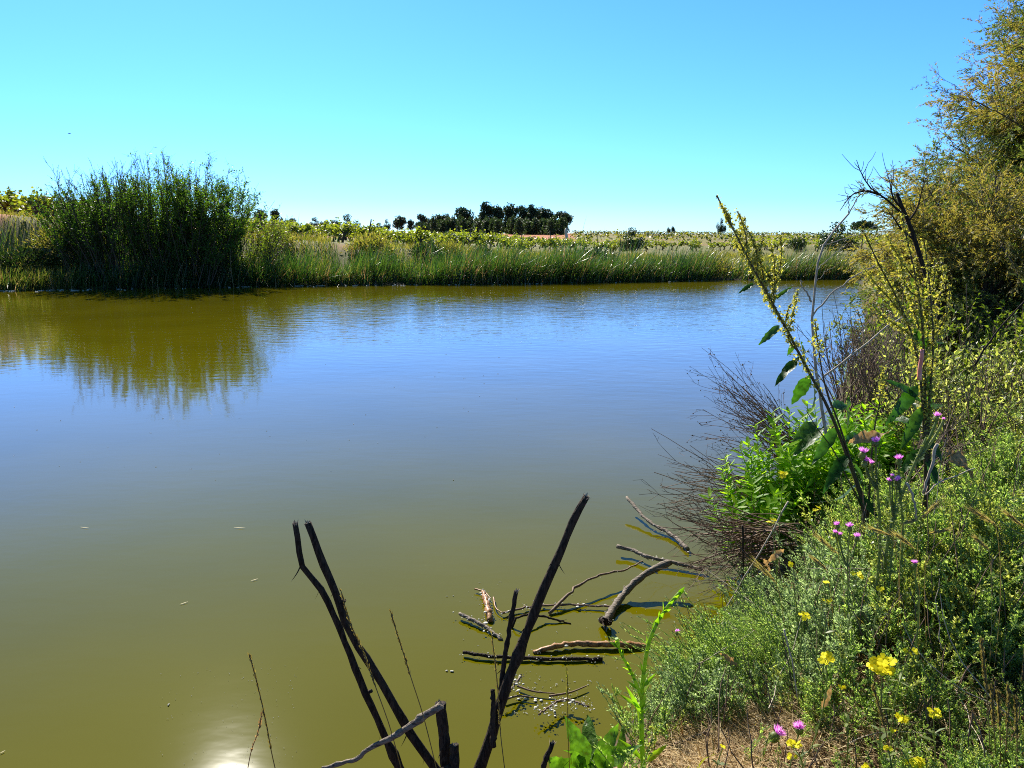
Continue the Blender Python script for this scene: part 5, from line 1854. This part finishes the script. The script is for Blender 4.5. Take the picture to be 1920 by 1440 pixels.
thistle('tall spiny thistle with a slanting pale green stem by the dark hollow', [(1672, 985), (1690, 930), (1715, 870), (1738, 820)], 3.1, [(1757, 778, 17, 0), (1769, 785, 8, 0)], True, 0.009)
thistle('thistle with a cluster of pink flower heads under the withered dock leaf', [(1650, 985), (1646, 930), (1642, 880)], 3.0, [(1642, 825, 19, 0), (1619, 845, 22, 0), (1623, 862, 20, 0), (1634, 867, 13, 0)], True, 0.007)
thistle('thistle with one round pink head right of the pink cluster', [(1692, 980), (1688, 930), (1685, 890)], 3.0, [(1685, 858, 19, 0)], True, 0.006)
thistle('thistle with three small heads touching the slanting stem', [(1675, 990), (1676, 940)], 2.95, [(1683, 898, 16, 0), (1668, 900, 13, 0), (1673, 891, 10, 0)], True, 0.005)
thistle('thistle with scattered pink heads above the brown hollow', [(1590, 1090), (1588, 1040)], 2.9, [(1569, 982, 14, 0), (1593, 985, 17, 0), (1566, 997, 13, 0), (1575, 1001, 12, 0), (1607, 1004, 16, 0)], False, 0.004)
thistle('thistle with two large purple heads at the bottom below the yellow flowers', [(1470, 1440), (1478, 1400)], 2.4, [(1460, 1372, 34, 0), (1498, 1361, 28, 0)], False, 0.005)
thistle('single dark purple thistle alone in the green herbs at right', [(1722, 1120), (1718, 1085)], 2.6, [(1715, 1054, 15, 0)], False, 0.004)
thistle('small dark thistle head hanging over the water by the green stalk', [(1300, 1230), (1290, 1205)], 2.9, [(1270, 1183, 12, 0)], False, 0.003)


# ---------------------------------------------------------------- yellow flowers
def yellow_flower(label, px, py, Y, wpx, n_fl):
    Y *= 0.94
    c = at(px, py, Y)
    foot = np.array([c[0] + rng.normal(0.02, 0.03), c[1] + rng.normal(0.03, 0.03), 0])
    foot[2] = gz(foot[0], foot[1]) - 0.01
    t = thing('yellow_wildflower', label, 'wildflower', foot, 'yellow wildflowers on the near bank')
    rad = wpx / FOC * Y / 2
    st = MB()
    P = bez(foot[None], (foot * 0.5 + c * 0.5 + rng.normal(0, 0.03, 3))[None], (c - np.array([0, 0, rad * 0.7]))[None], 10)
    st.tubes(P, np.linspace(0.0026, 0.0016, 10)[None], 5)
    fl = MB()
    for k in range(n_fl):
        o = sph(1)[0] * rad * (0.75 if n_fl > 1 else 0) * np.array([1, 0.7, 0.55])
        cc = c + o
        st.tubes(np.stack([P[0, -1], (P[0, -1] + cc) / 2 + np.array([0, 0, -0.004]), cc])[None], np.full((1, 3), 0.001), 4)
        ax = nrm(np.array([rng.normal(0, .5), rng.normal(-0.5, .4), 1.0]))
        s = nrm(np.cross(ax, [0.3, 0.8, 0.2]))
        b = np.cross(ax, s)
        pr = max(0.007, rad * (0.40 if n_fl > 1 else 0.95))
        a0 = rng.uniform(0, 6.28)
        for q in range(4):
            a = a0 + q * math.pi / 2
            d = s * math.cos(a) + b * math.sin(a)
            fl.leaves(cc[None], (d + ax * 0.35)[None], ax[None], pr, pr * 0.52, [(0, 0.15), (0.35, 0.6), (0.7, 1.0), (0.92, 0.75), (1.0, 0.35)], bend=0.2)
    n = 10
    i = rng.integers(1, 8, n)
    st.leaves(P[0, i], sph(n) * np.array([1, 1, .5]) + UP * 0.5, UP + sph(n) * 0.3, uni(0.02, 0.045, n), uni(0.003, 0.007, n), [(0, 0.3), (0.5, 1), (1, 0.05)], bend=0.3)
    st.build('stem', M_thst, t)
    fl.build('flower_head', M_yellow, t)


for px, py, Y, w, n, lab in ((1655, 1247, 2.35, 58, 9, 'largest yellow flower cluster, in the herbs at lower right'), (1551, 1236, 2.45, 40, 4, 'yellow flower pair left of the largest cluster'),
                             (1578, 1290, 2.4, 16, 2, 'small dim yellow bud below and left of the largest cluster'), (1707, 1221, 2.35, 28, 3, 'yellow flowers just above and right of the largest cluster'),
                             (1507, 1155, 2.7, 26, 3, 'round yellow flower cluster by the feathery herbs over the water'), (1607, 1079, 2.8, 26, 3, 'yellow flower pair in the middle of the green bank'),
                             (1549, 1092, 2.85, 14, 1, 'single deep yellow flower left of the middle pair'), (1649, 1103, 2.75, 16, 2, 'pale yellow flower right of the middle pair'),
                             (1550, 1125, 2.75, 20, 2, 'yellow flower below the single deep yellow one'), (1469, 890, 3.9, 22, 4, 'yellow cluster in front of the lush plants at the water'),
                             (1447, 977, 3.7, 20, 3, 'yellow cluster lowest beside the dead twigs'), (1531, 954, 3.5, 20, 2, 'yellow flower in the dark gap below the docks'),
                             (1690, 1349, 2.25, 34, 5, 'yellow cluster near the bottom right of the dark seed spike'), (1751, 1336, 2.25, 34, 4, 'yellow fan-shaped flower left of the plantain spikes'),
                             (1490, 1395, 2.3, 30, 6, 'tall yellow cluster below the two large purple thistles'), (1716, 1430, 2.2, 38, 5, 'yellow cluster cut by the bottom edge'),
                             (1355, 1400, 2.4, 14, 1, 'lone tiny yellow flower on the dead grass'), (1675, 1370, 2.25, 18, 2, 'dim yellow flower just under the bottom right cluster'),
                             (1665, 1402, 2.22, 16, 2, 'small yellow flower low between two clusters'), (1484, 1418, 2.3, 22, 3, 'yellow flowers at the foot of the tall cluster'),
                             (1482, 1058, 3.1, 13, 1, 'yellow flower beside the stones at the water'), (1620, 1438, 2.2, 26, 3, 'yellow flowers at the bottom edge left of the cut cluster')):
    yellow_flower(lab, px, py, Y, w, n if n == 1 else int(n * 1.7 + 1))

# ---------------------------------------------------------------- withered leaves, stones
for a, Y, lab in (((1592, 828, 1672, 803, 26, 0.05, 0.15, 0.3), 3.3, 'long withered yellow-brown dock leaf above the pink thistles'),
                  ((1775, 845, 1835, 878, 40, -0.1, 0.35, 0.3), 3.2, 'big crumpled pale withered leaf right of the peeling stick'),
                  ((1470, 1030, 1440, 1052, 16, 0, 0.1, 0.0), 3.3, 'small pale leaf by the stones'),
                  ((1432, 1048, 1450, 1075, 12, 0, 0.2, 0.0), 3.2, 'narrow whitish leaf below the stones'),
                  ((1350, 1225, 1392, 1248, 18, 0, 0.2, 0.2), 2.75, 'curled straw-coloured leaf in the feathery herbs'),
                  ((1540, 1330, 1565, 1290, 18, 0, 0.2, 0.5), 2.35, 'silvery curled leaf right of the purple thistles')):
    b = at(a[0], a[1], Y)
    t = thing('withered_leaf', lab, 'leaf', b)
    m = MB()
    pleaf(m, *a[:5], Y, *a[5:], wave=0.32, fold=0.45)
    m.build('blade', M_dryleaf, t)
for px, py, z, s, lab in ((1478, 1012, 0.18, 22, 'uppermost pinkish stone at the water edge by the barley'), (1462, 1040, 0.14, 26, 'flat pinkish stone under the uppermost one'),
                          (1472, 1062, 0.15, 24, 'pale stone in the middle of the little bank of stones'), (1446, 1092, 0.08, 20, 'reddish stone half in the water'),
                          (1520, 1075, 0.22, 18, 'small brown stone in the hollow below the barley')):
    c = onz(px, py, z)
    c[2] = max(0.02, gz(c[0], c[1])) + 0.01
    r = s / FOC * c[1]
    V = []
    m = MB().blobs([[0, 0, 0]], r, r * 0.7, 0, 7, 12)
    m.v[0] = m.v[0] * (1 + 0.22 * np.sin(m.v[0][:, [0]] * 9 / r + px) * np.cos(m.v[0][:, [1]] * 2.1 / r + py)) * np.array([1.2, 0.9, 0.75]) + c
    o = tag(m.build('stone', M_stone, None, tuple(c)), lab, 'stone', 'stones at the near water edge')


# ---------------------------------------------------------------- driftwood and scum on the water
def drift(label, pts, z, w0, w1, mat, twigs=(), foam=0, name='driftwood', wob=0.0035):
    P = np.array([onz(x, y, zz) for (x, y), zz in zip(pts, z)])
    k = 26
    P = resample(P, k)
    s = P[k // 2][1] / FOC
    P[1:-1] += rng.normal(0, wob, (k - 2, 3)) * np.array([1, 1, 0.5])
    t = thing(name, label, 'driftwood', P[0])
    mb = MB().tubes(P[None], (np.linspace(w0, w1, k) * s / 2 * (1 + rng.normal(0, 0.11, k)))[None], 9, cap=True)
    for _ in range(3):                     # splinters and broken side shoots
        i = rng.integers(2, k - 2)
        r_ = w0 * s / 2
        e = P[i] + nrm(P[i + 1] - P[i]) * r_ * rng.uniform(2, 6) + rng.normal(0, 1, 3) * r_ * np.array([1.8, 1.8, 0.8])
        mb.tubes(np.stack([P[i], (P[i] + e) / 2, e])[None], np.array([[0.45, 0.3, 0.12]]) * r_, 5)
    for tw in twigs:
        Q = resample(np.array([onz(x, y, 0.02) for x, y in tw]), 8)
        mb.tubes(Q[None], np.linspace(0.006, 0.003, 8)[None], 5)
    mb.build('wood', mat, t)
    if foam:
        i = rng.integers(0, k, foam)
        q = P[i] + rng.normal(0, 0.018, (foam, 3)) * np.array([1, 1, 0.3])
        q[:, 2] = np.maximum(0.012, P[i][:, 2] * 0.9 + uni(0, 0.01, foam))
        MB().blobs(q, rng.gamma(1.4, 0.0018, foam) + 0.0012, uni(0.0015, 0.004, foam), 0, 2, 6).build('scum', M_foam, t)['kind'] = 'stuff'


drift('thick grey bent driftwood limb rising out of the water towards the dead twigs', [(1135, 1168), (1150, 1142), (1165, 1118), (1195, 1088), (1228, 1066), (1258, 1054)], [0.0, 0.02, 0.04, 0.10, 0.15, 0.18], 14, 15, M_drift, (), 40)
drift('orange-brown wet log floating behind the longest branch', [(1000, 1224), (1030, 1214), (1075, 1207), (1120, 1207), (1180, 1209), (1215, 1214)], [0.0, 0.02, 0.025, 0.025, 0.02, 0.0], 10, 14, M_orange, (), 40)
drift('thin dark stick lying flat on the water in front of the orange log', [(868, 1223), (900, 1229), (960, 1233), (1040, 1235), (1130, 1236)], [0.02, 0.02, 0.015, 0.015, 0.01], 7, 8, M_stick, (), 46)
drift('short scum-covered stick slanting on the water left of the thin branch', [(862, 1150), (885, 1162), (910, 1175), (942, 1200)], [0.03, 0.025, 0.02, 0.0], 8, 6, M_drift, (), 44)
drift('chunk of brown bark with scum floating furthest left', [(905, 1110), (910, 1125), (916, 1145), (920, 1165)], [0.02, 0.03, 0.03, 0.005], 7, 14, M_orange, ([(890, 1104), (905, 1108), (920, 1122)], [(925, 1120), (935, 1145), (945, 1150)]), 60)
drift('long thin twig lying level on the water behind the branches', [(940, 1150), (990, 1138), (1050, 1134), (1100, 1135), (1148, 1137)], [0.02] * 5, 4, 4, M_drytwig, (), 60)
drift('thin arched twig curving up from the water right of the longest branch', [(1030, 1150), (1058, 1122), (1085, 1098), (1120, 1080), (1165, 1070), (1205, 1052)], [0.01, 0.05, 0.08, 0.09, 0.08, 0.05], 6, 3, M_drytwig, (), 6)
drift('dark half-sunken twig hooping out of the water under the longest branch', [(958, 1178), (968, 1160), (990, 1152), (1020, 1156), (1070, 1170)], [0.0, 0.05, 0.06, 0.03, 0.0], 5, 4, M_stick)
drift('pale scum-covered twig pointing left among the dead twigs', [(1157, 1024), (1185, 1032), (1215, 1044), (1260, 1054), (1320, 1068)], [0.06, 0.05, 0.05, 0.04, 0.03], 8, 8, M_drift, (), 50)
drift('pale speckled twig above the other, pointing up left', [(1175, 932), (1195, 955), (1220, 980), (1255, 1000), (1290, 1030)], [0.12, 0.08, 0.05, 0.03, 0.02], 6, 8, M_drift, (), 50)
drift('small dark knot of wood by the end of the bent limb', [(1128, 1162), (1136, 1166), (1144, 1166)], [0.03, 0.05, 0.03], 14, 14, M_stick, (), 10)
drift('broken twig covered with white seeds at the foot of the longest branch', [(940, 1310), (955, 1295), (968, 1280), (978, 1265)], [0.05, 0.06, 0.06, 0.07], 5, 4, M_drift, ([(945, 1312), (970, 1305), (1005, 1308)],), 46)
drift('twig with clusters of white scum above the broad leaves', [(1010, 1340), (1030, 1325), (1055, 1312), (1085, 1318), (1105, 1325)], [0.05, 0.05, 0.05, 0.05, 0.04], 4, 4, M_drytwig, ([(970, 1286), (1000, 1296), (1040, 1300)], [(1030, 1305), (1070, 1298), (1100, 1286)]), 120)

for x0, y0, x1, y1, lab in ((150, 988, 167, 990, 'pale sliver of grass floating far to the left'), (438, 989, 460, 990, 'dull sliver of grass floating left of the two branch tips'),
                            (470, 1089, 484, 1085, 'small bright sliver floating between the seeding grass and the branch'), (337, 1133, 353, 1128, 'thin pale sliver floating in the open water at left'),
                            (0, 1412, 10, 1407, 'pale sliver cut by the lower left edge')):
    a, b = onz(x0, y0, 0.006), onz(x1, y1, 0.006)
    m = MB().leaves(a[None], (b - a)[None], UP[None], np.linalg.norm(b - a), 0.0035, [(0, 0.2), (0.4, 1), (0.7, 0.8), (1, 0.1)], bend=-0.03)
    tag(m.build('floating_sliver', M_barley, None, tuple(a)), lab, 'floating leaf', 'bits of grass floating on the pond')
mb = MB()
spots = [(950, 1265, 6), (843, 1258, 9), (850, 1117, 3), (838, 1118, 3), (316, 1321, 6), (1012, 1315, 14), (985, 1310, 12), (1040, 1335, 10), (280, 720, 4), (850, 900, 3), (1300, 1150, 3)]
spots += [(rng.uniform(20, 1000), rng.uniform(560, 900), rng.uniform(1.0, 2.2)) for _ in range(70)]
spots += [(rng.uniform(300, 560), rng.uniform(1240, 1440), rng.uniform(0.8, 1.8)) for _ in range(120)]
spots += [(rng.uniform(860, 1220), rng.uniform(1080, 1280), rng.uniform(1.0, 2.4)) for _ in range(90)]
spots += [(rng.uniform(960, 1110), rng.uniform(1270, 1340), rng.uniform(1.0, 4)) for _ in range(90)]
for x, y, s in spots:
    c = onz(x, y, 0.004)
    a = rng.uniform(0, 3.14)
    r = s / FOC * c[1] * 0.7
    q = c + np.column_stack([np.cos(a) * rng.normal(0, r, 3), np.sin(a) * rng.normal(0, r, 3), np.zeros(3)])
    mb.blobs(q, np.full(3, r * 0.4), min(r * 0.3, 0.003), 0, 2, 6)
tag(mb.build('floating_scum', M_foam), 'white specks of scum and fluff floating on the near water', 'scum', kind='stuff')

# ---------------------------------------------------------------- a bird far off in the sky
c = at(130, 250, 60)
t = thing('bird', 'tiny dark bird flying in the clear sky at the left', 'bird', c)
V = np.array([(-0.16, 0, 0), (0.0, 0.035, 0.03), (0.16, 0, 0.0), (0.0, -0.035, 0.03), (0, 0, -0.03)]) + c
m = MB().blobs(c[None], 0.03, 0.12, 0, 4, 7, np.array([[1.0, 0.2, 0]]))
m.build('body', M_stick, t)
for s in (-1, 1):
    m = MB().leaves(c[None], np.array([[0.25, s * 1.0, 0.35]]), np.array([[0, 0.2, 1.0]]), 0.2, 0.04, [(0, 0.8), (0.4, 1), (1, 0.1)], bend=0.3)
    m.build('wing', M_stick, t)
